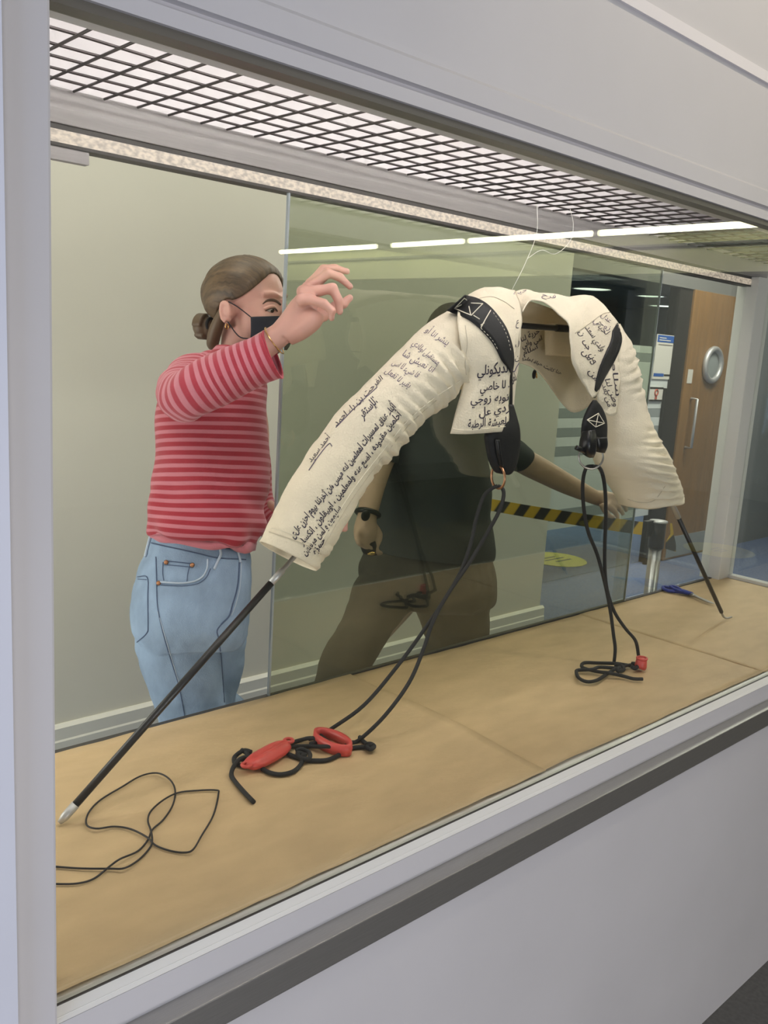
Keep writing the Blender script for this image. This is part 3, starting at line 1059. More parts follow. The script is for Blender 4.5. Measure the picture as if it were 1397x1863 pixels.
hang1 = lofty('strap_end', [yr((920, 736), (933, 736), .4, 1.178), yr((908, 762), (939, 762), .4, 1.178), yr((885, 789), (943, 785), .32, 1.178),
                            yr((886, 815), (943, 812), .3, 1.178), yr((891, 838), (938, 842), .32, 1.178), yr((899, 855), (930, 859), .4, 1.178),
                            yr((905, 861), (923, 864), .5, 1.178)], 'strap', jk, power=2.6)
lofty('strap_fold', [yr((901, 800), (908, 800), .8, 1.160), yr((904, 825), (911, 826), .8, 1.160), yr((908, 846), (915, 848), .8, 1.164)], 'blackpl', hang1, 12)
p = Y(906, 868, 1.172)
put('ring', *ring3(p, (0.95, -0.25, 0.05), 0.024, 0.0027, 32, 8), M['ring'], jk)
hang2 = lofty('strap_end', [yr((1079, 728), (1084, 728), .5, 1.178), yr((1069, 746), (1095, 744), .3, 1.178), yr((1061, 768), (1102, 766), .25, 1.178),
                            yr((1059, 795), (1102, 794), .25, 1.178), yr((1062, 818), (1098, 821), .3, 1.178)], 'strap', jk, power=2.6)
T2 = bvh([hang2])
for P in ([(1088, 752), (1068, 764), (1083, 777), (1099, 770), (1088, 752)], [(1088, 752), (1083, 777)], [(1068, 764), (1099, 770)]):
    pts = [stick(T2, u, v, 0.0008, None) for a, b in zip(P, P[1:]) for u, v in [(a[0] + (b[0] - a[0]) * k / 5, a[1] + (b[1] - a[1]) * k / 5) for k in range(6)]]
    pts = [q for q in pts if q]
    if len(pts) > 1:
        put('cross_stitch', *tube(pts, 0.0010, 6, 1, smooth=False), M['stitch'], hang2)
bk = lofty('buckle', [yr((1064, 784), (1077, 783), .8, 1.155), yr((1062, 800), (1078, 800), .9, 1.150), yr((1061, 818), (1077, 819), .9, 1.150),
                      yr((1064, 829), (1076, 829), .8, 1.155)], 'blackpl', jk, power=4)
put('buckle_lever', *tube([Y(1048, 814, 1.15), Y(1054, 817, 1.147), Y(1064, 822, 1.15)], 0.0058, 10, 3), M['blackpl'], bk)
lofty('buckle_side', [yr((1081, 797), (1100, 795), .6, 1.160), yr((1083, 812), (1101, 810), .6, 1.158), yr((1085, 822), (1098, 823), .5, 1.160)], 'blackpl', bk, power=3)
p = Y(1075, 831, 1.178)
put('ring', *ring3(p, RZ, 0.0285, 0.0024, 36, 8), M['rings'], jk)
put('snap_button', *ell(Y(972, 681, 1.39), (0.012, 0.004, 0.012), (Vector((.6, .2, -.75)), Vector((.3, -.95, 0)), Vector((.74, .2, .64)))), M['blackpl'], jk)
put('snap_ring', *ring3(Y(976, 683, 1.385), (.5, -.8, .2), 0.0065, 0.0014, 18, 6), M['gold'], jk)

# handwriting
AR = {'ا': (0xFE8D, 0xFE8E, 0, 0), 'أ': (0xFE83, 0xFE84, 0, 0), 'إ': (0xFE87, 0xFE88, 0, 0), 'ب': (0xFE8F, 0xFE90, 0xFE91, 0xFE92),
      'ة': (0xFE93, 0xFE94, 0, 0), 'ت': (0xFE95, 0xFE96, 0xFE97, 0xFE98), 'ث': (0xFE99, 0xFE9A, 0xFE9B, 0xFE9C),
      'ج': (0xFE9D, 0xFE9E, 0xFE9F, 0xFEA0), 'ح': (0xFEA1, 0xFEA2, 0xFEA3, 0xFEA4), 'خ': (0xFEA5, 0xFEA6, 0xFEA7, 0xFEA8),
      'د': (0xFEA9, 0xFEAA, 0, 0), 'ر': (0xFEAD, 0xFEAE, 0, 0), 'ز': (0xFEAF, 0xFEB0, 0, 0), 'س': (0xFEB1, 0xFEB2, 0xFEB3, 0xFEB4),
      'ش': (0xFEB5, 0xFEB6, 0xFEB7, 0xFEB8), 'ص': (0xFEB9, 0xFEBA, 0xFEBB, 0xFEBC), 'ض': (0xFEBD, 0xFEBE, 0xFEBF, 0xFEC0),
      'ط': (0xFEC1, 0xFEC2, 0xFEC3, 0xFEC4), 'ع': (0xFEC9, 0xFECA, 0xFECB, 0xFECC), 'ف': (0xFED1, 0xFED2, 0xFED3, 0xFED4),
      'ق': (0xFED5, 0xFED6, 0xFED7, 0xFED8), 'ك': (0xFED9, 0xFEDA, 0xFEDB, 0xFEDC), 'ل': (0xFEDD, 0xFEDE, 0xFEDF, 0xFEE0),
      'م': (0xFEE1, 0xFEE2, 0xFEE3, 0xFEE4), 'ن': (0xFEE5, 0xFEE6, 0xFEE7, 0xFEE8), 'ه': (0xFEE9, 0xFEEA, 0xFEEB, 0xFEEC),
      'و': (0xFEED, 0xFEEE, 0, 0), 'ي': (0xFEF1, 0xFEF2, 0xFEF3, 0xFEF4), 'ء': (0xFE80, 0, 0, 0)}


def arabic(s):
    out = []
    for i, c2 in enumerate(s):
        if c2 not in AR:
            out.append(c2)
            continue
        pv = i > 0 and s[i - 1] in AR and AR[s[i - 1]][2]
        nx = i + 1 < len(s) and s[i + 1] in AR and AR[s[i + 1]][1] and AR[c2][2]
        iso, ini, med, fin = AR[c2][0], AR[c2][2], AR[c2][3], AR[c2][1]
        out.append(chr(med if pv and nx else fin if pv and fin else ini if nx else iso))
    return ''.join(reversed(out))


fc = bpy.data.curves.new('pen', 'FONT')
fo = bpy.data.objects.new('pen', fc)
COL.objects.link(fo)
fc.resolution_u = 2


def write(s, p0, p1, em, m='ink', tr=None, bold=0.012, bend=0.0, sd=0, parent=None):
    fc.body = arabic(s)
    fc.offset = bold
    dg = bpy.context.evaluated_depsgraph_get()
    dg.update()
    ev = fo.evaluated_get(dg)
    me = ev.to_mesh()
    P = [(v.co.x, v.co.y) for v in me.vertices]
    F = [tuple(q.vertices) for q in me.polygons]
    ev.to_mesh_clear()
    if not P:
        return
    a, b = min(q[0] for q in P), max(q[0] for q in P)
    d = Vector((p1[0] - p0[0], p1[1] - p0[1]))
    ln = d.length
    d.normalize()
    up = Vector((d.y, -d.x))
    V, keep = [], {}
    for i, (x, y) in enumerate(P):
        t = (x - a) / (b - a)
        wob = noise.noise(Vector((t * ln / 22, sd, 1.0))) * 2.2
        hs = 1 + 0.35 * noise.noise(Vector((t * ln / 14, sd, 7.0)))
        off = y * em * hs + wob + bend * math.sin(math.pi * t)
        u = p0[0] + d.x * (t * ln + 0.18 * y * em) + up.x * off
        v = p0[1] + d.y * (t * ln + 0.18 * y * em) + up.y * off
        q = stick(tr or CLOTH, u, v, 0.0008)
        if q:
            keep[i] = len(V)
            V.append(q)
    F2 = [tuple(keep[i] for i in f) for f in F if all(i in keep for i in f)]
    F2 = [f for f in F2 if max((V[f[0]] - V[i]).length for i in f) < 0.03]
    if F2:
        used = sorted({i for f in F2 for i in f})
        mp_ = {i: n2 for n2, i in enumerate(used)}
        V, F2 = [V[i] for i in used], [tuple(mp_[i] for i in f) for f in F2]
        put('handwriting', V, F2, M[m], parent or jk, False)


for k, (s, a, b, e, ms, bo) in enumerate((
        ('نديكونلي', (868, 683), (923, 677), 25, 'ink', .014), ('. لا خاصي', (873, 712), (926, 705), 21, 'ink', .012),
        ('توبه زوجي', (856, 734), (925, 729), 20, 'ink', .012), ('ردي عل', (871, 756), (926, 748), 20, 'ink', .012),
        ('لعيشة الرطبة', (851, 779), (920, 772), 18, 'ink', .012),
        ('أثناء عناق لمسيرات لمعلمين لنه ميس هن أخرتنا بيوم احزن على', (534, 980), (720, 739), 17, 'ink', .026),
        ('أحلمين مقدوده ، اضع عنه ولمعلمين ، اوبيقلون ، انكسار', (551, 994), (731, 754), 16, 'ink', .022),
        ('سليمون و لمن ميسهن', (556, 1012), (622, 926), 16, 'ink', .022), ('حمزه', (574, 1010), (592, 984), 15, 'ink', .026),
        ('الإستقر', (660, 764), (687, 732), 20, 'ink', .020), ('أحمد سعيد', (566, 842), (601, 796), 13, 'ink', .004),
        ('الفرحت بن راء احمد', (612, 776), (697, 690), 14, 'ink', .006),
        ('ينشر انا أو', (773, 603), (812, 629), 17, 'inkl', .004), ('مستقبل اولادي', (749, 627), (795, 664), 17, 'inkl', .004),
        ('أنا نعيش شا', (731, 647), (786, 678), 17, 'inkl', .004), ('فا شيء لا اس', (713, 662), (758, 688), 17, 'inkl', .004),
        ('يقير لا تفعل', (700, 677), (742, 707), 17, 'inkl', .004),
        ('من اجل ان', (1052, 604), (1080, 660), 16, 'ink', .004), ('ولدي سعد', (1064, 596), (1092, 640), 15, 'ink', .002),
        ('الحياة', (1082, 590), (1104, 612), 14, 'ink', .0), ('ناس', (1058, 640), (1076, 664), 16, 'ink', .004), ('هن', (1070, 675), (1082, 696), 14, 'ink', .004),
        ('زوجي', (1078, 585), (1108, 600), 12, 'inkl', .0), ('عدل', (1092, 575), (1108, 588), 11, 'inkl', .0),
        ('من بعد', (1094, 700), (1106, 740), 13, 'ink', .004), ('وطن لنا', (1100, 690), (1116, 740), 13, 'ink', .004), ('سلام', (1112, 660), (1120, 720), 13, 'ink', .004),
        ('ع', (938, 590), (944, 590), 14, 'ink', .004), ('ل', (937, 630), (944, 629), 14, 'ink', .004), ('ن', (936, 655), (944, 655), 15, 'ink', .008),
        ('لعن', (929, 696), (939, 690), 20, 'ink', .008), ('حياه', (934, 537), (958, 531), 11, 'inkl', .0), ('فرح', (985, 540), (1010, 543), 10, 'inkl', .0))):
    write(s, a, b, e, ms, bold=bo, sd=k * 3.1)
for k, (s, a, b, e) in enumerate((('حرية لنا', (948, 622), (982, 606), 14), ('امي وابي', (950, 634), (986, 618), 14), ('سلام', (952, 646), (978, 634), 13),
                                  ('هنا كانت حياة اهلي', (950, 652), (1020, 682), 9))):
    write(s, a, b, e, 'ink', tr=INNER, bold=.01, sd=k + 60)
bpy.data.objects.remove(fo)
seam('pen_line', [(611, 778), (650, 738), (686, 705)], 0.0009, 'inkl')
seam('pen_line', [(562, 856), (578, 832), (598, 808), (604, 812)], 0.0009, 'inkl')
seam('pen_line', [(929, 673), (935, 676), (939, 668), (944, 660)], 0.0012, 'inkl')

# rods that hold the jacket up
rd = thing('support_rod', 'long black rod running down from the near cuff to the cable end of the case', 'rod', H(110, 1492, PZ), 'jacket rods')
a, b = H(108, 1497, PZ + .004), Y(531, 1018, 1.262)
e = a.lerp(b, 1.18)
put('rod', *tube([a.lerp(b, .06), a.lerp(b, .90)], 0.0066, 14, 1, smooth=False), M['rod'], rd)
put('foot_ferrule', *tube([a, a.lerp(b, .02), a.lerp(b, .062)], [0.004, 0.0072, 0.0076], 14, 1, smooth=False), M['steel2'], rd)
put('ferrule', *tube([a.lerp(b, .895), a.lerp(b, .955), a.lerp(b, .957), e], [0.0066, 0.0062, 0.0045, 0.0045], 14, 1, smooth=False), M['steel2'], rd)
rd = thing('support_rod', 'long black rod running down from the far cuff to its hook beside the scissors', 'rod', H(1316, 1124, PZ), 'jacket rods')
a, b = H(1317, 1124, PZ + .004), Y(1208, 884, 1.25)
put('rod', *tube([a.lerp(b, .05), a.lerp(b, .79)], 0.0064, 14, 1, smooth=False), M['rod'], rd)
put('ferrule', *tube([a.lerp(b, .785), a.lerp(b, .93), a.lerp(b, 1.15)], [0.0076, 0.0072, 0.005], 14, 1, smooth=False), M['steel2'], rd)
put('foot_hook', *tube([a.lerp(b, .055), a.lerp(b, .012), a + Vector((.005, -.008, 0)), a + Vector((.02, -.016, 0.004))], [0.004, 0.0034, 0.003, 0.0026], 8, 4), M['steel'], rd)
rd = thing('cross_bar', 'short black bar seen inside the jacket neck opening', 'rod', Y(990, 596, 1.30))
put('bar', *tube([Y(900, 589, 1.30), Y(1056, 600, 1.30)], 0.0068, 14, 1, smooth=False), M['rod'], rd)
put('bar_sleeve', *tube([Y(1012, 596.8, 1.30), Y(1050, 599.4, 1.30)], 0.0085, 14, 1, smooth=False), M['blackpl'], rd)

# nylon hanging threads
tag(put('hanging_thread', *tube([Y(977, 372, 1.30), Y(976, 425, 1.29), Y(955, 480, 1.28), Y(931, 528, 1.283)], 0.0006, 5, 8), M['nylon']),
    'thin clear thread from the wire mesh down to the jacket collar', 'thread', 'nylon threads')
tag(put('hanging_thread', *tube([Y(1037, 380, 1.30), Y(1043, 410, 1.30), Y(1036, 440, 1.29), Y(1010, 462, 1.27), Y(985, 455, 1.26), Y(960, 470, 1.25)], 0.0006, 5, 8), M['nylon']),
    'thin clear thread looping loosely under the wire mesh above the far shoulder', 'thread', 'nylon threads')


# ================================================================== CORDS AND SMALL THINGS ON THE PAPER
def lerpdepth(P, za, zb):
    """picture path whose depth runs from za to zb"""
    Ln = [0]
    for p, q in zip(P, P[1:]):
        Ln.append(Ln[-1] + math.hypot(q[0] - p[0], q[1] - p[1]))
    return [Z(p[0], p[1], za + (zb - za) * l / Ln[-1]) for p, l in zip(P, Ln)]


def depth(p):
    return (p - CAM).dot(RZ)


def q3(x, y, z=PZ + 0.0035):
    return H(400 + x * .22906, 1200 + y * .22906, z)


def q4(x, y, z=PZ + 0.004):
    return H(1020 + x * .26987, 1060 + y * .26987, z)


zr = depth(Y(906, 880, 1.172))
za = depth(H(597, 1330, PZ + .01))
cl = thing('cord', 'black braided cord hanging from the brass ring down to the red toggles', 'cord', H(600, 1334, PZ), 'braided cords')
A = [(905, 884), (893, 890), (879, 905), (866, 945), (856, 990), (838, 1040), (808, 1092), (770, 1148), (722, 1213), (662, 1283), (597, 1330)]
B = [(905, 884), (914, 889), (916, 903), (908, 930), (885, 972), (855, 1022), (812, 1085), (786, 1135), (770, 1182), (744, 1242), (700, 1302), (655, 1345)]
L1 = lerpdepth(A, zr, za)
L2 = lerpdepth(B, zr, depth(H(655, 1345, PZ + .006)))
put('strand', *tube(L1, 0.0042, 8, 6), M['cord'], cl)
put('strand', *tube(L2 + [q3(1040, 660), q3(980, 690, PZ + .012), q3(900, 680, PZ + .012), q3(740, 625, PZ + .012), q3(640, 640), q3(560, 665), q3(500, 692, PZ + .012)], 0.0042, 8, 6), M['cord'], cl)
put('strand', *tube([q3(860, 562), q3(800, 600, PZ + .010), q3(880, 665, PZ + .014), q3(930, 690, PZ + .014), q3(820, 690, PZ + .014), q3(700, 688), q3(600, 690), q3(520, 705, PZ + .01)], 0.0042, 8, 6), M['cord'], cl)
put('strand', *tube([q3(1110, 615), q3(1140, 650), q3(1180, 690), q3(1060, 700), q3(960, 750), q3(860, 795), q3(760, 802), q3(690, 795), q3(660, 760, PZ + .01), q3(650, 820), q3(590, 885), q3(490, 912), q3(400, 900), q3(335, 868)], 0.0044, 8, 6), M['cord'], cl)
put('strand', *tube([q3(540, 750), q3(590, 770), q3(650, 785)], 0.0046, 8, 5), M['cord'], cl)
put('strand', *tube([q3(250, 735, PZ + .012), q3(190, 722, PZ + .012), q3(120, 770), q3(118, 820), q3(170, 840), q3(250, 815, PZ + .012), q3(215, 775, PZ + .014), q3(150, 800, PZ + .012), q3(105, 860),
                     q3(92, 920), q3(130, 980), q3(190, 1050), q3(268, 1132)], 0.0044, 8, 6), M['cord'], cl)
for P in ([(1160, 672), (1200, 670), (1225, 690), (1195, 712), (1165, 692), (1215, 680)], [(600, 725), (650, 712), (710, 740), (705, 790), (640, 780), (620, 740), (690, 760)],
          [(175, 720), (215, 745), (230, 790), (180, 800)], [(705, 630), (760, 625), (780, 655), (720, 668)]):
    put('knot', *tube([q3(x, y, PZ + .007 + .003 * (i % 2)) for i, (x, y) in enumerate(P)], 0.0046, 8, 5), M['cord'], cl)

# red toggles
tg = thing('toggle', 'coral red boat-shaped cord toggle with grooves, the one at the loose cord end', 'toggle', q3(360, 770, PZ), 'red toggles')
a, b = q3(215, 850, PZ + .012), q3(540, 668, PZ + .012)
ax = (b - a).normalized()
sd = Vector((0, 0, 1)).cross(ax).normalized()
up = ax.cross(sd)
ST = 14
V, F = [], []
SEC = 28
for i in range(ST + 1):
    t = i / ST
    wd = 0.021 * (max(0.0, 1 - abs(2 * t - 1) ** 2.6) ** 0.5) * 0.85 + 0.0055
    hh = 0.011 * (max(0.0, 1 - abs(2 * t - 1) ** 3) ** 0.5) + 0.003
    c = a.lerp(b, t)
    for j in range(SEC):
        an = 2 * math.pi * j / SEC
        ca, sa = math.cos(an), math.sin(an)
        g2 = 1.0
        if sa > 0.15 and 0.1 < t < 0.9:
            g2 = 1 - 0.34 * max(0.0, math.cos(ca * 2 * math.pi / 0.95)) * (0.5 if abs(ca) > .7 else 1)
        V.append(c + sd * (wd * ca) + up * (hh * sa * g2))
for i in range(ST):
    for j in range(SEC):
        F.append((i * SEC + j, i * SEC + (j + 1) % SEC, (i + 1) * SEC + (j + 1) % SEC, (i + 1) * SEC + j))
F += [tuple(range(SEC - 1, -1, -1)), tuple(ST * SEC + j for j in range(SEC))]
put('body', V, F, M['red'], tg)
put('eyelet', *ring3(b + ax * .002 + up * .006, up, 0.0085, 0.0035, 20, 8), M['red'], tg)
put('eyelet', *ring3(a - ax * .001 + up * .004, up, 0.0085, 0.0035, 20, 8), M['red'], tg)
tg = thing('toggle', 'coral red open oval toggle with black cord wound through it', 'toggle', q3(890, 650, PZ), 'red toggles')
a, b = q3(772, 588, PZ + .013), q3(1022, 716, PZ + .013)
c = (a + b) / 2
ax = (b - a).normalized()
sd = Vector((0, 0, 1)).cross(ax).normalized()
hl = (b - a).length / 2
P = []
for i in range(28):
    t = 2 * math.pi * i / 28
    P.append(c + ax * (hl * math.cos(t)) + sd * (0.021 * math.sin(t)))
V, F = [], []
for i, p in enumerate(P):
    out = (p - c).normalized()
    for dx, dz in ((-.003, -.011), (.004, -.012), (.0055, 0), (.004, .012), (-.003, .011), (-.0045, 0)):
        V.append(p + out * dx + Vector((0, 0, dz)))
for i in range(28):
    for j in range(6):
        F.append((i * 6 + j, i * 6 + (j + 1) % 6, ((i + 1) % 28) * 6 + (j + 1) % 6, ((i + 1) % 28) * 6 + j))
put('body', V, F, M['red'], tg)

# far cord
zr = depth(Y(1075, 850, 1.178))
zb = depth(H(1120, 1206, PZ + .006))
cf = thing('cord', 'black braided cord hanging from the nickel ring to a small coil at the far end', 'cord', H(1120, 1210, PZ), 'braided cords')
A = [(1077, 848), (1066, 852), (1060, 880), (1062, 925), (1070, 968), (1086, 1008), (1100, 1060), (1110, 1110), (1116, 1155), (1119, 1180), (1117, 1206)]
B = [(1077, 848), (1092, 853), (1100, 885), (1102, 935), (1100, 1000), (1101, 1048), (1106, 1080), (1118, 1114), (1138, 1144), (1156, 1166), (1162, 1195)]
put('strand', *tube(lerpdepth(A, zr, zb), 0.0045, 8, 6), M['cord'], cf)
put('strand', *tube(lerpdepth(B, zr, depth(H(1162, 1196, PZ + .02))), 0.0045, 8, 6), M['cord'], cf)
put('strand', *tube([q4(525, 500, PZ + .02), q4(500, 560), q4(440, 555), q4(370, 545, PZ + .008), q4(250, 542), q4(165, 540), q4(140, 558), q4(160, 578), q4(250, 600), q4(330, 610, PZ + .010), q4(420, 630), q4(490, 648), q4(552, 650)], 0.0046, 8, 6), M['cord'], cf)
put('strand', *tube([q4(365, 545), q4(400, 580, PZ + .010), q4(350, 575, PZ + .010), q4(260, 570, PZ + .008), q4(210, 585, PZ + .010), q4(120, 590), q4(105, 605), q4(125, 645), q4(180, 668), q4(250, 655), q4(320, 610), q4(380, 578, PZ + .012), q4(470, 555), q4(520, 565)], 0.0046, 8, 6), M['cord'], cf)
put('knot', *tube([q4(365, 560, PZ + .008), q4(400, 555, PZ + .014), q4(425, 585, PZ + .010), q4(390, 598, PZ + .008), q4(375, 575, PZ + .014)], 0.0052, 8, 5), M['cord'], cf)
put('knot', *tube([q4(480, 545, PZ + .008), q4(520, 550, PZ + .012), q4(505, 578, PZ + .008), q4(475, 565, PZ + .012)], 0.0052, 8, 5), M['cord'], cf)
tg = thing('toggle', 'small coral red toggle standing at the end of the far cord', 'toggle', q4(535, 560, PZ), 'red toggles')
c = q4(540, 552, PZ + .013)
put('body', *tube([c + Vector((-.002, 0, -.012)), c + Vector((0, 0, -.006)), c, c + Vector((.001, 0, .010)), c + Vector((.002, 0, .018))], [.013, .0155, .0155, .0145, .012], 18, 3), M['red'], tg)
put('rim', *ring3(c + Vector((.002, 0, .017)), (0, 0, 1), 0.0125, 0.0032, 20, 8), M['red'], tg)


# thin cable in loops at the near corner
def q8(x, y, z=PZ + .0015):
    return H(x * .35791, 1400 + y * .35791, z)


K = [(150, 575), (297, 582), (400, 578), (480, 553), (560, 490), (610, 455), (700, 415), (750, 360), (775, 305), (830, 255), (878, 180), (890, 105), (862, 50), (800, 18),
     (715, 33), (620, 88), (510, 155), (450, 220), (440, 280), (490, 300), (580, 290), (665, 303), (748, 345), (790, 385), (860, 412), (930, 422), (980, 408), (1025, 335),
     (1085, 230), (1110, 125), (1098, 105), (1000, 107), (905, 118), (830, 155), (768, 210), (752, 260), (768, 315), (772, 375), (740, 425), (690, 470), (630, 502), (560, 504), (420, 503), (297, 495), (150, 480)]
pts = [q8(x, y, PZ + .0015 + .0035 * (i % 7 == 5) + .006 * max(0, noise.noise(Vector((i * .35, 2, 0))))) for i, (x, y) in enumerate(K)]
tag(put('thin_cable', *tube(pts, 0.0016, 8, 6), M['cable']), 'thin black cable lying in loose loops in the near corner of the case', 'cable')

# scissors at the back edge
sc = thing('scissors', 'blue-handled scissors lying at the back edge beside the far rod', 'scissors', H(1255, 1084, PZ))


def q7(x, y, z=PZ + .004):
    return H(1150 + x * .18784, 800 + y * .18784, z)


P = [q7(555, 1490), q7(470, 1475), q7(350, 1462), q7(300, 1440), q7(310, 1425), q7(400, 1442), q7(500, 1465), q7(580, 1492)]
put('handle', *tube(P, 0.0062, 10, 5), M['blue'], sc)
P = [q7(590, 1500), q7(500, 1470, PZ + .012), q7(430, 1430, PZ + .016), q7(370, 1420, PZ + .014), q7(420, 1450, PZ + .012), q7(520, 1480, PZ + .01)]
put('handle', *tube(P, 0.0055, 10, 5), M['blue'], sc)
put('blade', *tube([q7(560, 1500), q7(640, 1530), q7(730, 1572), q7(795, 1588)], [.005, .0045, .003, .001], 6, 3), M['steel'], sc)
put('blade', *tube([q7(575, 1495, PZ + .007), q7(660, 1535, PZ + .006), q7(740, 1565, PZ + .004), q7(798, 1588, PZ + .002)], [.005, .004, .003, .001], 6, 3), M['steel2'], sc)
put('pivot', *ell(q7(590, 1505, PZ + .010), (.004, .004, .003)), M['steel'], sc)

# ================================================================== WOMAN
UPV = Vector((0, 0, 1))
wb = Z(360, 1000, 1.97)
wm = thing('person', 'woman in a red striped jersey, jeans and dark face mask reaching into the case', 'person', (wb.x, wb.y, 0.0))


def frame(u, v, z, yaw):
    """head frame: forward, right-hand side, up; yaw from full profile towards the lens"""
    c = Z(u, v, z)
    t = CAM - c
    t.z = 0
    t.normalize()
    r = UPV.cross(t).normalized() * 1.0       # picture right
    f = (r * math.cos(yaw) + t * math.sin(yaw)).normalized()
    l = (t * math.cos(yaw) - r * math.sin(yaw)).normalized()
    return c, f, l


hc, hf, hl = frame(455, 557, 2.03, math.radians(34))


def hp(f, l, u):
    return hc + hf * f + hl * l + UPV * u


HA = (hf, hl, UPV)
w7 = lambda x, y, z: Z(360 + x * .21475, 460 + y * .21475, z)

sh_r, el_r = Z(338, 690, 1.97), Z(328, 738, 1.775)
wr = w7(700, 690, 1.735)
body = []
body.append(ell(hp(-.014, 0, .028), (.092, .073, .080), HA, 28, 18))
body.append(ell(hp(.030, 0, -.022), (.060, .060, .084), HA, 28, 18))
body.append(ell(hp(.052, 0, -.078), (.038, .040, .034), HA))
body.append(ell(hp(.052, .034, -.030), (.030, .024, .030), HA))
body.append(ell(hp(.052, -.034, -.030), (.030, .024, .030), HA))
body.append(tube([hp(.085, 0, .012), hp(.098, 0, -.006), hp(.108, 0, -.026), hp(.100, 0, -.036)], [.008, .009, .013, .010], 12, 4))
body.append(tube([hp(.062, .046, .026), hp(.078, .026, .028), hp(.082, 0, .022), hp(.078, -.026, .028), hp(.062, -.046, .026)], .006, 10, 4))
body.append(ell(hp(.086, 0, -.062), (.014, .024, .008), HA))
for s in (1, -1):
    e0 = hp(-.008, s * .0790, -.020)
    body.append(ell(hp(-.010, s * .068, -.016), (.014, .016, .020), HA))
    ea = ((hf * .95 + UPV * .18).normalized(), (hl * s + hf * -.35).normalized(), (UPV * .98 - hf * .2).normalized())
    body.append(tube([e0 + ea[1] * .004 + ea[0] * (.0125 * math.cos(t)) + ea[2] * (.0215 * math.sin(t) + .002) for t in (-.1, .5, 1.0, 1.6, 2.2, 2.8, 3.4, 4.0, 4.6)], [.0035, .0042, .0048, .0050, .0050, .0048, .0046, .0050, .0056], 8, 3))
    body.append(tube([e0 + ea[1] * .003 + ea[0] * .008 + ea[2] * .004, e0 + ea[1] * .003 + ea[0] * .010 - ea[2] * .010], .0045, 8, 2))
    body.append(ell(e0 - ea[1] * .003, (.012, .0045, .0225), ((hf * .95 + UPV * .18).normalized(), (hl * s + hf * -.35).normalized(), (UPV * .98 - hf * .2).normalized())))
nk = hp(-.030, 0, -.17)
body.append(tube([hp(-.016, 0, -.05), hp(-.022, 0, -.11), nk, nk - UPV * .05 - hf * .01], [.050, .048, .052, .075], 20, 4))
# trunk, hidden arm, legs (under the clothes)
tc0 = Z(392, 700, 1.975)
tw = Z(365, 930, 1.975)
hip = Z(350, 1060, 1.985)
body.append(loft([(Z(350, 668, 1.975), Z(440, 668, 1.975), .7), (Z(318, 720, 1.975), Z(462, 716, 1.975), .85), (Z(310, 800, 1.975), Z(460, 800, 1.975), .9),
                  (Z(312, 900, 1.975), Z(440, 905, 1.975), .9), (Z(285, 990, 1.98), Z(425, 1005, 1.98), .9), (Z(262, 1080, 1.98), Z(432, 1085, 1.98), .9),
                  (Z(275, 1140, 1.98), Z(425, 1140, 1.98), .9)], 24, 4)[:2])
kn_r, an_r = Vector((1.04, 1.735, .46)), Vector((1.05, 1.76, .08))
kn_l, an_l = Vector((1.20, 1.84, .46)), Vector((1.21, 1.87, .08))
body.append(tube([Z(318, 1110, 1.985), Z(338, 1240, 1.995), kn_r, kn_r.lerp(an_r, .4), an_r], [.058, .046, .040, .042, .034], 16, 5))
body.append(tube([Z(400, 1110, 2.04), Z(394, 1240, 2.085), kn_l, kn_l.lerp(an_l, .4), an_l], [.050, .030, .050, .048, .034], 16, 5))
# right arm
body.append(tube([Z(370, 694, 1.965), Z(338, 712, 1.875), Z(336, 722, 1.805), Z(356, 711, 1.765), Z(404, 686, 1.748), el_r.lerp(wr, .75), wr], [.042, .038, .034, .034, .034, .029, .0235], 16, 5))
# left arm, elbow bent, hand behind the sleeve
el_l = Z(474, 905, 2.11)
wl = Z(540, 955, 2.03)
body.append(tube([Z(450, 700, 2.06), Z(470, 790, 2.09), el_l, wl], [.034, .026, .020, .020], 14, 5))
# right hand
H1, H2, H3, H4, HT = 1.752, 1.735, 1.715, 1.700, 1.752
body.append(tube([wr, w7(790, 590, 1.735), w7(880, 480, 1.735), w7(930, 390, 1.733)], [.0235, .025, .027, .022], 14, 5))
body.append(tube([w7(760, 720, 1.735), w7(870, 650, 1.728), w7(970, 560, 1.722), w7(1010, 500, 1.722)], [.017, .021, .022, .015], 14, 5))
body.append(tube([w7(790, 600, 1.745), w7(920, 430, 1.75), w7(985, 275, 1.752)], [.018, .016, .0125], 12, 5))
FR = []
# index, middle, ring, little, thumb: knuckle, joints, tip
fing = [
    [(960, 270, H1), (1065, 140, H1 + .005), (1160, 132, H1 + .012), (1262, 158, H1 + .016)],
    [(930, 300, H2), (1010, 250, H2), (1098, 172, H2 - .003), (1200, 205, H2 + .006), (1288, 285, H2 + .012)],
    [(890, 330, H3), (1020, 322, H3 - .004), (1140, 300, H3 - .008), (1190, 400, H3 - .004), (1203, 500, H3 + .004)],
    [(880, 400, H4), (950, 395, H4 - .003), (1065, 430, H4 - .008), (1135, 490, H4 - .006), (1132, 556, H4)],
    [(960, 560, HT - .014), (1060, 520, HT - .004), (1170, 455, HT), (1230, 430, HT + .003), (1285, 382, HT + .004)]]
rad = [[.0125, .0095, .0085, .0062], [.012, .0105, .0095, .0085, .0062], [.012, .0108, .0100, .0088, .0062], [.0115, .0100, .0090, .0078, .0056], [.018, .0135, .0105, .0098, .0068]]
for P, r in zip(fing, rad):
    Q = [w7(*p) for p in P]
    for (qa, qb), (ra, rb) in zip(zip(Q, Q[1:]), zip(r, r[1:])):
        body.append(tube([qa, qa.lerp(qb, .5), qb], [ra * 1.1, (ra + rb) * .51, rb * 1.1], 12, 2))
    for qa, ra in zip(Q, r):
        body.append(ell(qa, (ra * 1.14,) * 3, None, 12, 8))
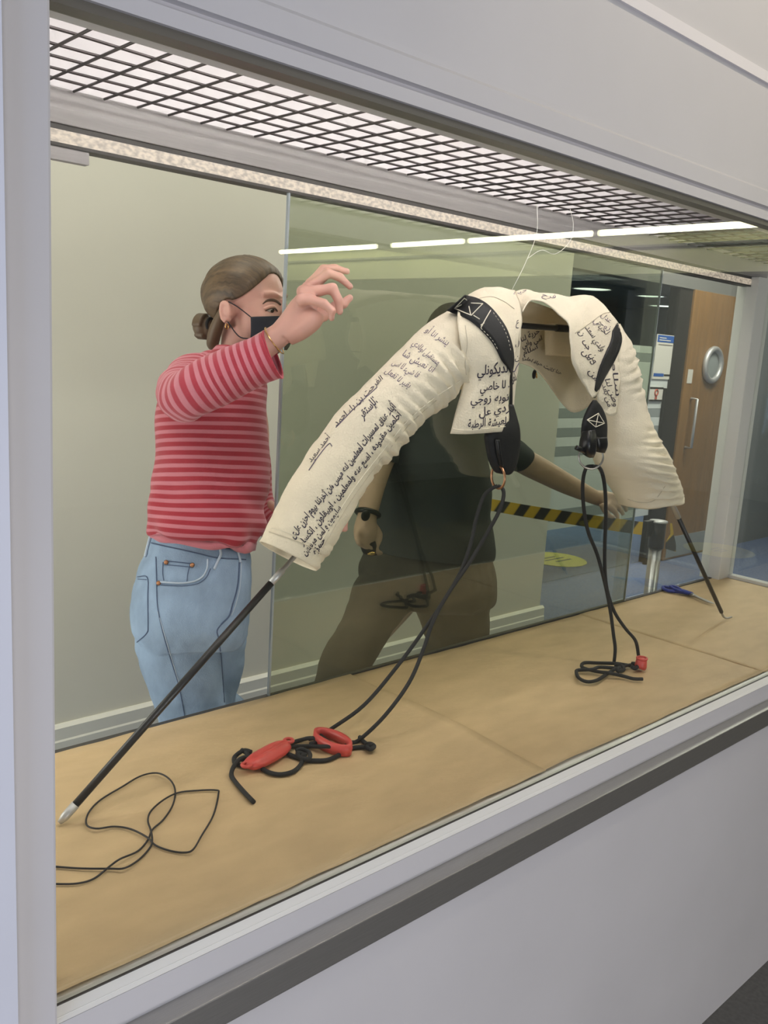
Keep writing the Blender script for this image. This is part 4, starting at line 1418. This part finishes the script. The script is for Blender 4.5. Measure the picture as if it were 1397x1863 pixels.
# left hand
for k in range(4):
    a = wl + Vector((.035, -.02, .012)) + UPV * (.0195 * (k - 1.5))
    body.append(tube([wl + UPV * (.010 * (k - 1.5)), a, a + Vector((.04, -.025, .01)), a + Vector((.06, -.05, .012 - .004 * k))], [.016, .0100, .0088, .0065], 10, 4))
body.append(tube([wl, wl + Vector((.02, -.035, .03)), wl + Vector((.05, -.055, .04))], [.015, .0115, .008], 10, 4))
for an in (an_r, an_l):
    body.append(tube([an, an - UPV * .03, an + Vector((.09, -.06, -.055))], [.034, .036, .028], 12, 4))
V, F = fuse(body, 0.0032, 4, .5)
skin = put('body', V, F, M['skin'], wm)
SK = bvh([skin])


def snap(q):
    h = SK.find_nearest(q)
    return h[0] if h and h[0] else q


# nails on the nearest fingers
for P, r in zip(fing[:4], rad[:4]):
    a, b = w7(*P[-2]), w7(*P[-1])
    d = (b - a).normalized()
    up = (UPV * .7 + hf * .5 - d * (UPV * .7 + hf * .5).dot(d)).normalized()
    put('fingernail', *ell(b - d * .002 + up * (r[-1] * .75), (.0048, .0040, .0016), (d, d.cross(up), up), 12, 6), M['pwhite'] if False else M['skin'], skin)

# eyes, brows, lashes
for s in (1, -1):
    c = hp(.0725, s * .032, -.006)
    o = put('eye', *ell(c, (.0120, .0125, .0080), HA, 16, 12), M['eye'], wm)
    gd = (hf * .95 + hl * .05 * s - UPV * .18).normalized()
    put('iris', *ell(c + gd * .0082, (.0045, .0066, .0062), (gd, gd.cross(UPV).normalized(), UPV), 14, 8), M['iris'], o)
    lid = [hp(.068, s * .045, -.007), hp(.0785, s * .040, -.0015), hp(.0838, s * .031, -.0002), hp(.0845, s * .021, -.006)]
    put('eyelid', *tube(lid, .0042, 8, 5), M['skin'], o)
    put('eyelashes', *tube([q + hf * .0030 - UPV * .0034 for q in lid], .0017, 6, 5), M['brow'], o)
brow = [stick(SK, u, v, .0006, hp(.09, .03, .035)) for u, v in ((478, 553), (486, 547), (495, 546), (504, 549), (511, 555))]
put('eyebrow', *tube(brow, [.0012, .0026, .0032, .0030, .0020], 8, 5), M['brow'], wm)
put('eyebrow', *tube([snap(q - hl * (2 * (q - hc).dot(hl))) for q in brow], [.0012, .0026, .0032, .0030, .0020], 8, 5), M['brow'], wm)

# hair: a cap combed back from the hairline, ending above the nape
V, F = [], []
NA, NP = 72, 26
crown = (.020, .0, .0)
for i in range(NA):
    az = 2 * math.pi * i / NA - math.pi           # 0 is the forehead
    a = abs(az) / math.pi
    pm = [(0, 52), (.10, 55), (.2, 68), (.30, 84), (.38, 96), (.44, 101), (.50, 100), (.56, 108), (.66, 126), (.8, 136), (1, 138)]
    for (x0, y0), (x1, y1) in zip(pm, pm[1:]):
        if x0 <= a <= x1:
            lim = y0 + (y1 - y0) * (a - x0) / (x1 - x0)
            break
    lim = math.radians(lim)
    for j in range(NP + 1):
        ph = lim * j / NP
        edge = 1.0 - 0.07 * max(0, (j / NP - .86) / .14)
        lock = 0.0016 * math.sin(az * 34 + 2.2 * math.sin(ph * 3)) * math.sin(ph) + .0012 * noise.noise(Vector((az * 12, ph * 3, 0)))
        rf, rl2, ru = .1005 * edge + lock, .0835 * edge + lock, .0895 * edge + lock
        back = -0.010 * max(0, -math.cos(az)) * math.sin(ph)
        V.append(hp(-.012 + back + rf * math.sin(ph) * math.cos(az), rl2 * math.sin(ph) * math.sin(az), .024 + ru * math.cos(ph)))
for i in range(NA):
    for j in range(NP):
        a, b = i * (NP + 1) + j, ((i + 1) % NA) * (NP + 1) + j
        F.append((a, b, b + 1, a + 1))
N = normals(V, F)
if sum((v - hc).dot(n) for v, n in zip(V, N)) < 0:
    F = [tuple(reversed(f)) for f in F]
V, F = thick(V, F, .010)


def strands(V):
    q = [v - hp(-.10, 0, -.03) for v in V]
    return {'strand': [math.atan2(v.dot(hl), v.dot(UPV) + .03) * 16 for v in q], 'run': [v.dot(hf) * 14 for v in q]}


hair = put('hair', V, F, M['hair'], wm, attr=strands(V))
put('side_lock', *tube([hp(-.02, .070, -.01), hp(-.045, .066, -.055), hp(-.066, .05, -.09), hp(-.075, .03, -.10)], [.011, .015, .014, .006], 12, 5), M['hair'], hair)
put('side_lock', *tube([hp(-.02, -.070, -.01), hp(-.045, -.066, -.055), hp(-.066, -.05, -.09), hp(-.075, -.03, -.10)], [.011, .015, .014, .006], 12, 5), M['hair'], hair)
put('bun', *fuse([ell(hp(-.128, .004, -.052), (.024, .027, .027), HA), ell(hp(-.112, .004, -.052), (.016, .019, .022), HA)] +
                 [tube([hp(-.128 + .008 * k, .004 + .026 * math.cos(t / 2.2), -.052 + .026 * math.sin(t / 2.2)) for t in range(0, 13)], .0055, 8, 2) for k in (-1, 0, 1)], .0025, 2), M['hair'], hair)
put('hair_tie', *ring3(hp(-.106, .004, -.048), hf, .0155, .004, 20, 8), M['strap'], hair)

# face mask
G = []
for t in range(9):
    s = t / 8
    row = []
    for k in range(17):
        a = (k / 16 - .5) * 2
        an = a * 1.18
        top = -.018 - .008 * abs(a) ** 1.4
        bot = -.094 + .004 * abs(a) ** 2
        u = top + (bot - top) * s
        bulge = .016 * math.sin(math.pi * (.25 + .6 * s)) * math.cos(an)
        fr = (.090 + .004 * math.sin(math.pi * s) - .014 * s) + bulge
        row.append(hp(.012 + fr * math.cos(an), .0735 * math.sin(an) * (1 - .10 * s), u))
    G.append(row)
V, F, nr, nc = sheet(G, 2)
V = ruffle(V, F, lambda p, i: .0016 * fbm(p, 40, 2))
V, F = thick(V, F, .0022)
mask = put('face_mask', V, F, M['mask'], wm)
for s in (1, -1):
    put('ear_loop', *tube([G[0][16 if s > 0 else 0], hp(.018, s * .0755, -.006), hp(-.004, s * .080, .004)], .0014, 6, 5), M['mask'], mask)
    put('ear_loop', *tube([G[6][16 if s > 0 else 0], hp(.020, s * .0700, -.070), hp(-.004, s * .080, -.040)], .0014, 6, 5), M['mask'], mask)
put('earring', *ring3(hp(-.006, .080, -.050), hf, .0055, .0014, 16, 6), M['gold'], wm)
dW = (w7(930, 390, 1.733) - wr).normalized()
put('bracelet', *ring3(wr.lerp(el_r, .06) - UPV * .004, (wr - el_r).normalized(), .0305, .0013, 36, 6, up=UPV), M['gold'], wm)

# jersey: body and two sleeves
PER = 0.0185


def lp(rs, seg, n, fold, per, name, m, parent, power=2.0, ph=0.0):
    V, F, L, T = loft(rs, seg, n, caps=False, power=power)
    V = ruffle(V, F, fold)
    N = normals(V, F)
    k = len(V) // seg
    cen = [sum((V[i * seg + j] for j in range(seg)), Vector()) / seg for i in range(k)]
    if sum((v - cen[i // seg]).dot(nn) for i, (v, nn) in enumerate(zip(V, N))) < 0:
        F = [tuple(reversed(f)) for f in F]
    V2, F = thick(V, F, .0025)
    st = [(l + ph + .004 * noise.noise(v * 6)) / per for l, v in zip(L, V)]
    return put(name, V2, F, m, parent, attr={'stripe': st + st})


TR = [((392, 628), (470, 634), .80), ((376, 644), (474, 650), .80), ((340, 662), (480, 668), .75), ((308, 688), (487, 700), .78), ((289, 735), (487, 733), .85),
      ((282, 800), (489, 800), .90), ((281, 855), (489, 858), .90), ((277, 912), (484, 915), .95), ((268, 955), (479, 970), .98), ((272, 973), (468, 994), .95), ((284, 968), (452, 996), .90)]
TR = [(Z(a[0], a[1], 1.975), Z(b[0], b[1], 1.975), q) for a, b, q in TR]


def folds(p, i):
    s = (p - wb)
    r = .0140 * math.sin(62 * (s.z * .55 + s.x * .55 - s.y * .35) + 5 * noise.noise(p * 5)) * max(0, .25 + noise.noise(p * 4.5 + Vector((9, 0, 0))))
    low = max(0.0, 1 - (p.z - 1.02) / .16) if p.z > 1.0 else 1.0
    return .006 * fbm(p, 5, 2) - .004 + r * .8 + low * .005 * math.sin(2 * math.pi * (s.x * 9 + s.y * 9) + 3 * noise.noise(p * 9))


jersey = lp(TR, 72, 12, folds, PER, 'jersey', M['stripe'], wm, 2.2)
SR = [((352, 650), (392, 735), 2.0, .9), ((322, 660), (360, 745), 1.985, .95), ((291, 698), (338, 762), 1.93, .9), ((292, 742), (318, 758), 1.80, 1.6), ((322, 688), (318, 772), 1.765, .85),
      ((355, 652), (368, 764), 1.755, .85), ((400, 634), (412, 738), 1.748, .85), ((440, 618), (455, 716), 1.742, .85), ((481, 603), (512, 688), 1.735, .85)]
sr = []
for a, b, z, q in SR:
    sr.append((Z(a[0], a[1], z), Z(b[0], b[1], z), q))
CP = [Z(392, 688, 1.99), Z(360, 694, 1.95), Z(337, 710, 1.875), Z(334, 722, 1.805), Z(356, 711, 1.762), Z(404, 686, 1.748), Z(450, 666, 1.742), Z(496.5, 645.5, 1.735)]
CR = [.058, .062, .057, .052, .0515, .0515, .0500, .0475]
V, F = tube(CP, CR, 48, 12)
F = F[:-2]
V = ruffle(V, F, lambda p, i: .004 * fbm(p, 15, 2) + .0035 * math.sin(i // 48 * .55 + 3 * noise.noise(p * 12)) * max(0, 1 - i / 48 / 55))
N = normals(V, F)
if sum((v - CP[len(CP) * (i // 48) // (len(V) // 48)]).dot(n2) for i, (v, n2) in enumerate(zip(V, N))) < 0:
    F = [tuple(reversed(f)) for f in F]
ln, acc = [0.0], 0.0
Q = cr(CP, 12)
for a, b in zip(Q, Q[1:]):
    acc += (b - a).length
    ln.append(acc)
st = [ln[i // 48] / .0162 for i in range(len(V))]
V, F = thick(V, F, .0025)
sl = put('sleeve', V, F, M['sleeve'], jersey, attr={'stripe': st + st})
put('cuff', *tube([sr[-1][0].lerp(sr[-1][1], .5) + (sr[-1][0] - sr[-1][1]) * .5 * math.cos(t * math.pi / 12) +
                   ((sr[-1][0] + sr[-1][1]) / 2 - (sr[-2][0] + sr[-2][1]) / 2).normalized().cross((sr[-1][1] - sr[-1][0]).normalized()) * ((sr[-1][1] - sr[-1][0]).length * .5 * .85 * math.sin(t * math.pi / 12)) for t in range(24)],
                  .0022, 8, 1, closed=True, smooth=False), M['sleeve'], jersey)
SLL = [((436, 690), (480, 690), 2.06, .9), ((452, 790), (488, 790), 2.095, .9), ((456, 880), (495, 876), 2.11, .9), ((462, 955), (499, 913), 2.10, .9), ((488, 985), (506, 930), 2.075, .9), ((515, 985), (522, 935), 2.05, .85)]
lp([(Z(a[0], a[1], z), Z(b[0], b[1], z), q) for a, b, z, q in SLL], 36, 8, lambda p, i: .004 * fbm(p, 16, 2), .017, 'sleeve', M['sleeve'], jersey)

# jeans
pelvis = loft([(Z(279, 962, 1.98), Z(454, 1003, 1.98), .82), (Z(268, 1000, 1.98), Z(456, 1030, 1.98), .85), (Z(252, 1050, 1.98), Z(455, 1070, 1.98), .9),
               (Z(241, 1110, 1.98), Z(453, 1112, 1.98), .92), (Z(245, 1150, 1.98), Z(450, 1150, 1.98), .9), (Z(265, 1180, 1.98), Z(440, 1180, 1.98), .8)], 40, 8, power=2.2)[:2]
leg_r = loft([(Z(243, 1120, 1.985), Z(396, 1140, 1.985), .85), (Z(250, 1190, 1.99), Z(398, 1190, 1.99), .82), (Z(267, 1242, 2.0), Z(405, 1242, 2.0), .82),
              (Z(288, 1300, 2.01), Z(411, 1300, 2.01), .82), (kn_r + Vector((-.065, .04, 0)), kn_r + Vector((.065, -.04, 0)), .95),
              (kn_r.lerp(an_r, .5) + Vector((-.062, .04, 0)), kn_r.lerp(an_r, .5) + Vector((.062, -.04, 0)), .95), (an_r + Vector((-.055, .03, .03)), an_r + Vector((.055, -.03, .03)), 1)], 36, 6)[:2]
leg_l = loft([(Z(350, 1110, 2.05), Z(455, 1110, 2.05), .9), (Z(346, 1172, 2.06), Z(447, 1172, 2.06), .9), (Z(350, 1230, 2.075), Z(440, 1230, 2.075), .95),
              (Z(355, 1283, 2.085), Z(431, 1283, 2.085), 1.05), (kn_l + Vector((-.055, .04, 0)), kn_l + Vector((.055, -.04, 0)), 1.05),
              (kn_l.lerp(an_l, .5) + Vector((-.055, .04, 0)), kn_l.lerp(an_l, .5) + Vector((.055, -.04, 0)), 1), (an_l + Vector((-.05, .03, .03)), an_l + Vector((.05, -.03, .03)), 1)], 36, 6)[:2]
V, F = fuse([pelvis, leg_r, leg_l], .0055, 6, .5)
V = ruffle(V, F, lambda p, i: .006 * fbm(p, 9, 2) + .0030 * math.sin(p.z * 95 + 5 * noise.noise(p * 7)) * max(0, noise.noise(p * 6)) + .0016 * fbm(p, 36, 2))
jeans = put('jeans', V, F, M['jeans'], wm)
JB = bvh([jeans])
c8 = lambda *P: [(220 + x * .23622, 900 + y * .23622) for x, y in P]


def jseam(nm, P, r, m, off=.0006):
    pts = [stick(JB, u, v, off) for u, v in path2(c8(*P), 6)]
    pts = [p for p in pts if p]
    if len(pts) > 2:
        put(nm, *tube(pts, r, 6, 1, smooth=False), M[m], jeans)


jseam('waistband_seam', [(235, 372), (330, 395), (470, 425), (600, 455), (700, 480), (800, 492), (880, 495), (960, 500)], .0014, 'jeansd')
jseam('waistband_seam', [(250, 275), (350, 300), (480, 322), (600, 345), (720, 375)], .0022, 'jeansl', .001)
jseam('side_seam', [(270, 480), (275, 640), (280, 830), (300, 960), (340, 1120), (390, 1290), (440, 1450), (480, 1640), (495, 1750)], .0012, 'jeansd')
jseam('side_seam', [(282, 900), (312, 990), (352, 1130), (402, 1300), (452, 1470)], .0010, 'jeansl')
jseam('pocket_edge', [(280, 672), (380, 678), (480, 680), (570, 665), (630, 630), (662, 570), (668, 495)], .0021, 'jeansl', .0012)
jseam('pocket_edge', [(280, 695), (390, 700), (490, 702), (590, 685), (655, 640), (690, 570)], .0010, 'jeansd')
jseam('coin_pocket', [(335, 510), (440, 520), (555, 535)], .0012, 'jeansd')
jseam('coin_pocket', [(335, 540), (440, 548), (555, 560)], .0010, 'jeansd')
jseam('coin_pocket', [(325, 520), (322, 600), (330, 660)], .0009, 'jeansd')
jseam('coin_pocket', [(530, 545), (515, 610), (508, 668)], .0009, 'jeansd')
jseam('fly', [(910, 520), (905, 640), (890, 740), (860, 840), (835, 930), (770, 1000)], .0018, 'jeansd')
jseam('fly', [(925, 520), (920, 640), (908, 740), (880, 850), (850, 930)], .0016, 'jeansl')
jseam('inseam', [(770, 1000), (740, 1050), (755, 1120), (770, 1250), (780, 1400), (795, 1600)], .0014, 'jeansd')
jseam('back_pocket', [(130, 632), (205, 640), (208, 800), (210, 1000), (200, 1065), (125, 1135)], .0012, 'jeansd')
jseam('back_pocket', [(132, 650), (198, 655)], .0009, 'jeansd')
jseam('belt_loop', [(755, 400), (765, 460), (740, 520), (715, 575)], .0032, 'jeansl', .003)
jseam('belt_loop', [(890, 430), (905, 480), (912, 520)], .0030, 'jeansl', .003)
jseam('belt_loop', [(245, 290), (215, 400), (195, 480)], .0032, 'jeansl', .003)
for x, y in ((350, 522), (550, 543), (292, 682)):
    p = stick(JB, *c8((x, y))[0], .001)
    if p:
        put('rivet', *ell(p, (.0052, .0052, .0052), None, 12, 8), M['copper'], jeans)
for an in (an_r, an_l):
    q = an.copy()
    d = Vector((.83, -.55, 0))
    V, F = fuse([tube([Vector((q.x, q.y, .045)) - d * .05, Vector((q.x, q.y, .045)) + d * .05, Vector((q.x, q.y, .036)) + d * .15], [.040, .043, .034], 14, 5),
                 tube([q + UPV * .02, Vector((q.x, q.y, .05))], [.038, .04], 14, 2)], .006, 3)
    V = [Vector((v.x, v.y, max(v.z, .001))) for v in V]
    put('shoe', V, F, M['shoew'], wm)

# ================================================================== MAN behind the glass
mn = thing('person', 'man in a charcoal t-shirt and brown trousers striding behind the greenish glass', 'person', (2.15, 2.05, 0.0))
MY = 2.03
mh = Y(822, 620, MY)
md = Vector((.80, .55, 0)).normalized()
ml = Vector((.55, -.80, 0)).normalized()
MA = (md, ml, UPV)


def mp3(f, l, u):
    return mh + md * f + ml * l + UPV * u


mb_ = [ell(mp3(-.01, 0, .02), (.098, .078, .09), MA, 24, 16), ell(mp3(.03, 0, -.04), (.066, .064, .095), MA, 24, 16), ell(mp3(.055, 0, -.10), (.04, .045, .035), MA),
       tube([mp3(.09, 0, .005), mp3(.116, 0, -.03), mp3(.104, 0, -.042)], [.009, .014, .01], 10, 4),
       tube([mp3(-.02, 0, -.05), mp3(-.03, 0, -.14), mp3(-.04, 0, -.22)], [.06, .058, .08], 18, 4)]
for s in (1, -1):
    mb_.append(ell(mp3(-.01, s * .08, -.015), (.018, .007, .032), MA))
mb_.append(loft([(Y(740, 735, MY), Y(848, 735, MY), .7), (Y(728, 820, MY), Y(840, 830, MY), .75), (Y(718, 950, MY), Y(838, 950, MY), .8), (Y(705, 1040, MY), Y(845, 1030, MY), .8),
                 (Y(700, 1090, MY), Y(850, 1085, MY), .7)], 24, 4)[:2])
mel = Y(682, 868, 1.98)
mwr = Y(668, 938, 1.95)
mb_.append(tube([Y(728, 748, 2.03), Y(702, 810, 2.0), mel, mwr], [.052, .047, .041, .030], 14, 5))
mb_.append(tube([mwr, Y(664, 965, 1.94), Y(664, 985, 1.935)], [.030, .036, .030], 14, 4))
for k in range(4):
    u, v = 650 + k * 10, 966 + k * 5
    mb_.append(tube([Y(656 + k * 7, 958 + k * 2, 1.945 - .004 * k), Y(u, v + 8, 1.925), Y(u + 4, v + 22, 1.915), Y(u + 14, v + 26, 1.925)], [.0135, .0115, .0105, .0085], 10, 4))
mb_.append(tube([Y(680, 958, 1.94), Y(690, 975, 1.93), Y(684, 994, 1.92)], [.015, .0125, .010], 10, 4))
rsh, rel, rwr = Y(846, 762, 2.02), Y(985, 856, 1.985), Y(1082, 905, 1.90)
mb_.append(tube([rsh, Y(900, 806, 2.01), Y(955, 840, 2.0), rel, Y(1030, 880, 1.95), rwr], [.056, .052, .048, .046, .040, .029], 14, 5))
mb_.append(tube([rwr, Y(1100, 908, 1.885), Y(1112, 909, 1.875)], [.029, .034, .027], 12, 4))
for P in ([(1105, 903), (1122, 902), (1136, 910), (1144, 922)], [(1108, 908), (1124, 911), (1136, 920), (1140, 932)],
          [(1106, 914), (1120, 920), (1130, 929), (1134, 938)], [(1102, 918), (1114, 927), (1122, 936), (1124, 944)], [(1095, 916), (1100, 928), (1108, 938), (1118, 941)]):
    y0 = 1.868 if P[0][0] > 1100 else 1.862
    mb_.append(tube([Y(u, v, y0 - .010 * k - (.010 * (P[0][1] - 900) / 10)) for k, (u, v) in enumerate(P)], [.015, .0125, .0105, .008], 10, 4))
mk_l, ma_l = Y(640, 1190, 2.0), Vector((1.62, 2.02, .09))
mk_r, ma_r = Vector((2.40, 2.12, .42)), Vector((2.36, 2.22, .09))
mb_.append(tube([Y(725, 1075, MY), mk_l, mk_l.lerp(ma_l, .5), ma_l], [.085, .062, .056, .038], 14, 5))
mb_.append(tube([Y(825, 1075, MY), mk_r, mk_r.lerp(ma_r, .5), ma_r], [.085, .062, .056, .038], 14, 5))
for an in (ma_l, ma_r):
    mb_.append(tube([an, Vector((an.x, an.y, .045)), Vector((an.x, an.y, .035)) + md * .15], [.04, .042, .032], 12, 4))
V, F = fuse(mb_, .0055, 5, .5)
mskin = put('body', V, F, M['skinm'], mn)
for s in (1, -1):
    c = mp3(.082, s * .033, .0)
    o = put('eye', *ell(c, (.0125, .0125, .0105), MA, 14, 10), M['eye'], mn)
    put('iris', *ell(c + md * .009, (.0045, .006, .006), MA, 12, 8), M['iris'], o)
    put('eyebrow', *tube([mp3(.08, s * .055, .024), mp3(.098, s * .04, .032), mp3(.104, s * .016, .027)], [.002, .004, .003], 8, 4), M['hairm'], mn)
V, F = [], []
for i in range(48):
    az = 2 * math.pi * i / 48 - math.pi
    a = abs(az) / math.pi
    lim = math.radians(52 + 60 * min(1, a / .6) + 8 * a)
    for j in range(17):
        ph = lim * j / 16
        q = .0022 * noise.noise(Vector((az * 9, ph * 9, 2)))
        V.append(mp3(-.012 + (.108 + q) * math.sin(ph) * math.cos(az), (.088 + q) * math.sin(ph) * math.sin(az), .02 + (.102 + q) * math.cos(ph)))
for i in range(48):
    for j in range(16):
        a, b = i * 17 + j, ((i + 1) % 48) * 17 + j
        F.append((a, b, b + 1, a + 1))
N = normals(V, F)
if sum((v - mh).dot(n) for v, n in zip(V, N)) < 0:
    F = [tuple(reversed(f)) for f in F]
V, F = thick(V, F, .012)
put('hair', V, F, M['hairm'], mn)
TM = [((786, 688), (836, 690), .9), ((758, 705), (856, 712), .72), ((722, 740), (864, 748), .7), ((710, 800), (860, 815), .78), ((702, 860), (862, 875), .8), ((697, 920), (861, 930), .82),
      ((691, 960), (862, 968), .84), ((688, 990), (864, 992), .84), ((687, 1004), (864, 1003), .82)]
V, F, L, T = loft([yr(a, b, q, MY) for a, b, q in TM], 56, 8, caps=False, power=2.3)
V = ruffle(V, F, lambda p, i: .009 * fbm(p, 7, 3))
N = normals(V, F)
cc = sum(V, Vector()) / len(V)
if sum((v - cc).dot(n) for v, n in zip(V, N)) < 0:
    F = [tuple(reversed(f)) for f in F]
V, F = thick(V, F, .003)
tee = put('t_shirt', V, F, M['tee'], mn)
for R in ([((868, 716), (836, 790), 2.02, .9), ((905, 768), (878, 832), 2.015, .9), ((962, 815), (938, 858), 2.0, 1.0)],
          [((712, 735), (748, 742), 2.03, 1.1), ((690, 790), (726, 800), 2.0, 1.1), ((680, 838), (714, 846), 1.985, 1.1)]):
    V, F, L, T = loft([(Y(a[0], a[1], y), Y(b[0], b[1], y), q) for a, b, y, q in R], 32, 8, caps=False)
    V = ruffle(V, F, lambda p, i: .004 * fbm(p, 14, 2))
    V, F = thick(V, F, .003)
    put('sleeve', V, F, M['tee'], tee)
tr = [loft([yr((690, 1000), (866, 1000), .8, MY), yr((680, 1050), (869, 1050), .84, MY), yr((690, 1085), (868, 1085), .8, MY), yr((710, 1105), (850, 1100), .7, MY)], 36, 6)[:2],
      loft([(Y(672, 1050, MY), Y(762, 1075, MY), .95), (Y(646, 1100, 2.02), Y(735, 1108, 2.02), .95), (Y(614, 1162, 2.0), Y(690, 1160, 2.0), 1), (Y(586, 1225, 2.0), Y(652, 1228, 2.0), 1),
            (mk_l.lerp(ma_l, .45) + Vector((-.075, 0, 0)), mk_l.lerp(ma_l, .45) + Vector((.075, 0, .0)), 1), (ma_l + Vector((-.07, 0, -.01)), ma_l + Vector((.07, 0, -.01)), 1)], 32, 6)[:2],
      loft([yr((752, 1060), (870, 1050), .9, MY), yr((765, 1105), (870, 1100), .95, 2.05), yr((782, 1151), (868, 1150), 1, 2.07), yr((797, 1188), (868, 1185), 1.1, 2.09),
            (mk_r + Vector((-.085, .03, 0)), mk_r + Vector((.085, -.03, 0)), 1), (ma_r + Vector((-.07, .03, -.01)), ma_r + Vector((.07, -.03, -.01)), 1)], 32, 6)[:2]]
V, F = fuse(tr, .007, 4, .5)
V = ruffle(V, F, lambda p, i: .008 * fbm(p, 8, 3))
put('trousers', V, F, M['khaki'], mn)
for an in (ma_l, ma_r):
    V, F = fuse([tube([Vector((an.x, an.y, .05)) - md * .06, Vector((an.x, an.y, .05)) + md * .06, Vector((an.x, an.y, .04)) + md * .18], [.045, .048, .038], 14, 5)], .007, 3)
    V = [Vector((v.x, v.y, max(v.z, .001))) for v in V]
    put('shoe', V, F, M['shoe'], mn)
wt = put('watch', *ring3(Y(669, 934, 1.952), (mwr - mel).normalized(), .034, .008, 28, 8), M['blackpl'], mn)
put('watch_case', *ell(Y(665, 938, 1.915), (.017, .008, .017)), M['blackpl'], wt)
dv = thing('tape_measure', 'small dark hand tool with a brass tip held in the man lowered hand', 'tool', Y(670, 1000, 1.93))
V, F = loft([(Y(655, 982, 1.928), Y(682, 984, 1.928), .6), (Y(658, 998, 1.926), Y(686, 1000, 1.926), .6), (Y(662, 1008, 1.925), Y(684, 1010, 1.925), .6)], 20, 4)[:2]
put('casing', V, F, M['blackpl'], dv)
put('brass_tip', *ell(Y(676, 1007, 1.912), (.016, .008, .008)), M['gold'], dv)

# ================================================================== BARRIER
bx = Y(1198, 950, 1.70)
pz = bx.z
bp = thing('barrier_post', 'steel retractable belt barrier post with a black head behind the far sleeve cuff', 'barrier post', (bx.x, bx.y, 0.0))
put('base', *tube([(bx.x, bx.y, .0005), (bx.x, bx.y, .012), (bx.x, bx.y, .03), (bx.x, bx.y, .036)], [.15, .15, .09, .03], 32, 1, smooth=False), M['blackpl'], bp)
put('tube', *tube([(bx.x, bx.y, .03), (bx.x, bx.y, pz - .10)], .024, 24, 1, smooth=False), M['post'], bp)
put('head', *tube([(bx.x, bx.y, pz - .10), (bx.x, bx.y, pz - .005), (bx.x, bx.y, pz)], [.030, .030, .027], 24, 1, smooth=False), M['blackpl'], bp)
put('cap', *tube([(bx.x, bx.y, pz), (bx.x, bx.y, pz + .006)], [.034, .034], 24, 1, smooth=False), M['steel2'], bp)
# belt from the post to a clip on the wall behind the man
a0 = Y(1172, 962, 1.715)
b0 = Vector((2.66, WY - .012, a0.z + .02))


def belt(name, P, hgt, parent, lean=.028):
    V, st = [], []
    ln = 0
    for i, p in enumerate(P):
        if i:
            ln += (p - P[i - 1]).length
        for k in (0, 1):
            V.append(p + UPV * (hgt * (.5 - k)))
            st.append((ln - k * lean) / .088)
    F = [(2 * i, 2 * i + 1, 2 * i + 3, 2 * i + 2) for i in range(len(P) - 1)]
    n = len(V)
    V, F = thick(V, F, .0016)
    return put(name, V, F, M['belt'], parent, False, attr={'stripe': st + st})


bt = thing('barrier_belt', 'yellow and black striped barrier belt stretched from the post to the wall behind the man', 'belt', (a0.x, a0.y, a0.z))
belt('webbing', [a0.lerp(b0, i / 14) - UPV * (.012 * math.sin(math.pi * i / 14)) for i in range(15)], .050, bt)
box('wall_clip', (b0.x - .02, b0.y - .01, b0.z - .035), (b0.x + .02, WY, b0.z + .035), M['blackpl'], bt)
box('belt_end', (a0.x - .004, a0.y - .012, a0.z - .03), (a0.x + .045, a0.y + .006, a0.z + .03), M['blackpl'], bt)
tt = thing('barrier_belt', 'short loose tail of striped barrier belt hanging on the right of the post', 'belt', (bx.x + .035, bx.y - .01, pz - .03))
e0 = Vector((bx.x + .030, bx.y - .008, pz - .03))
V, st = [], []
P = [Y(1220, 952, 1.69), Y(1222, 972, 1.685), Y(1220, 988, 1.68), Y(1219, 1001, 1.675)]
Wd = [.005, .008, .026, .028]
for i, p in enumerate(P):
    for k in (-1, 1):
        V.append(p + Vector((.86, -.35, -.25 if i > 1 else 0)) * (Wd[i] * k))
        st.append((i * .022 + k * .012 - .01) / .088)
F = [(2 * i, 2 * i + 1, 2 * i + 3, 2 * i + 2) for i in range(3)]
V, F = thick(V, F, .003)
put('webbing', V, F, M['belt'], tt, False, attr={'stripe': st + st})
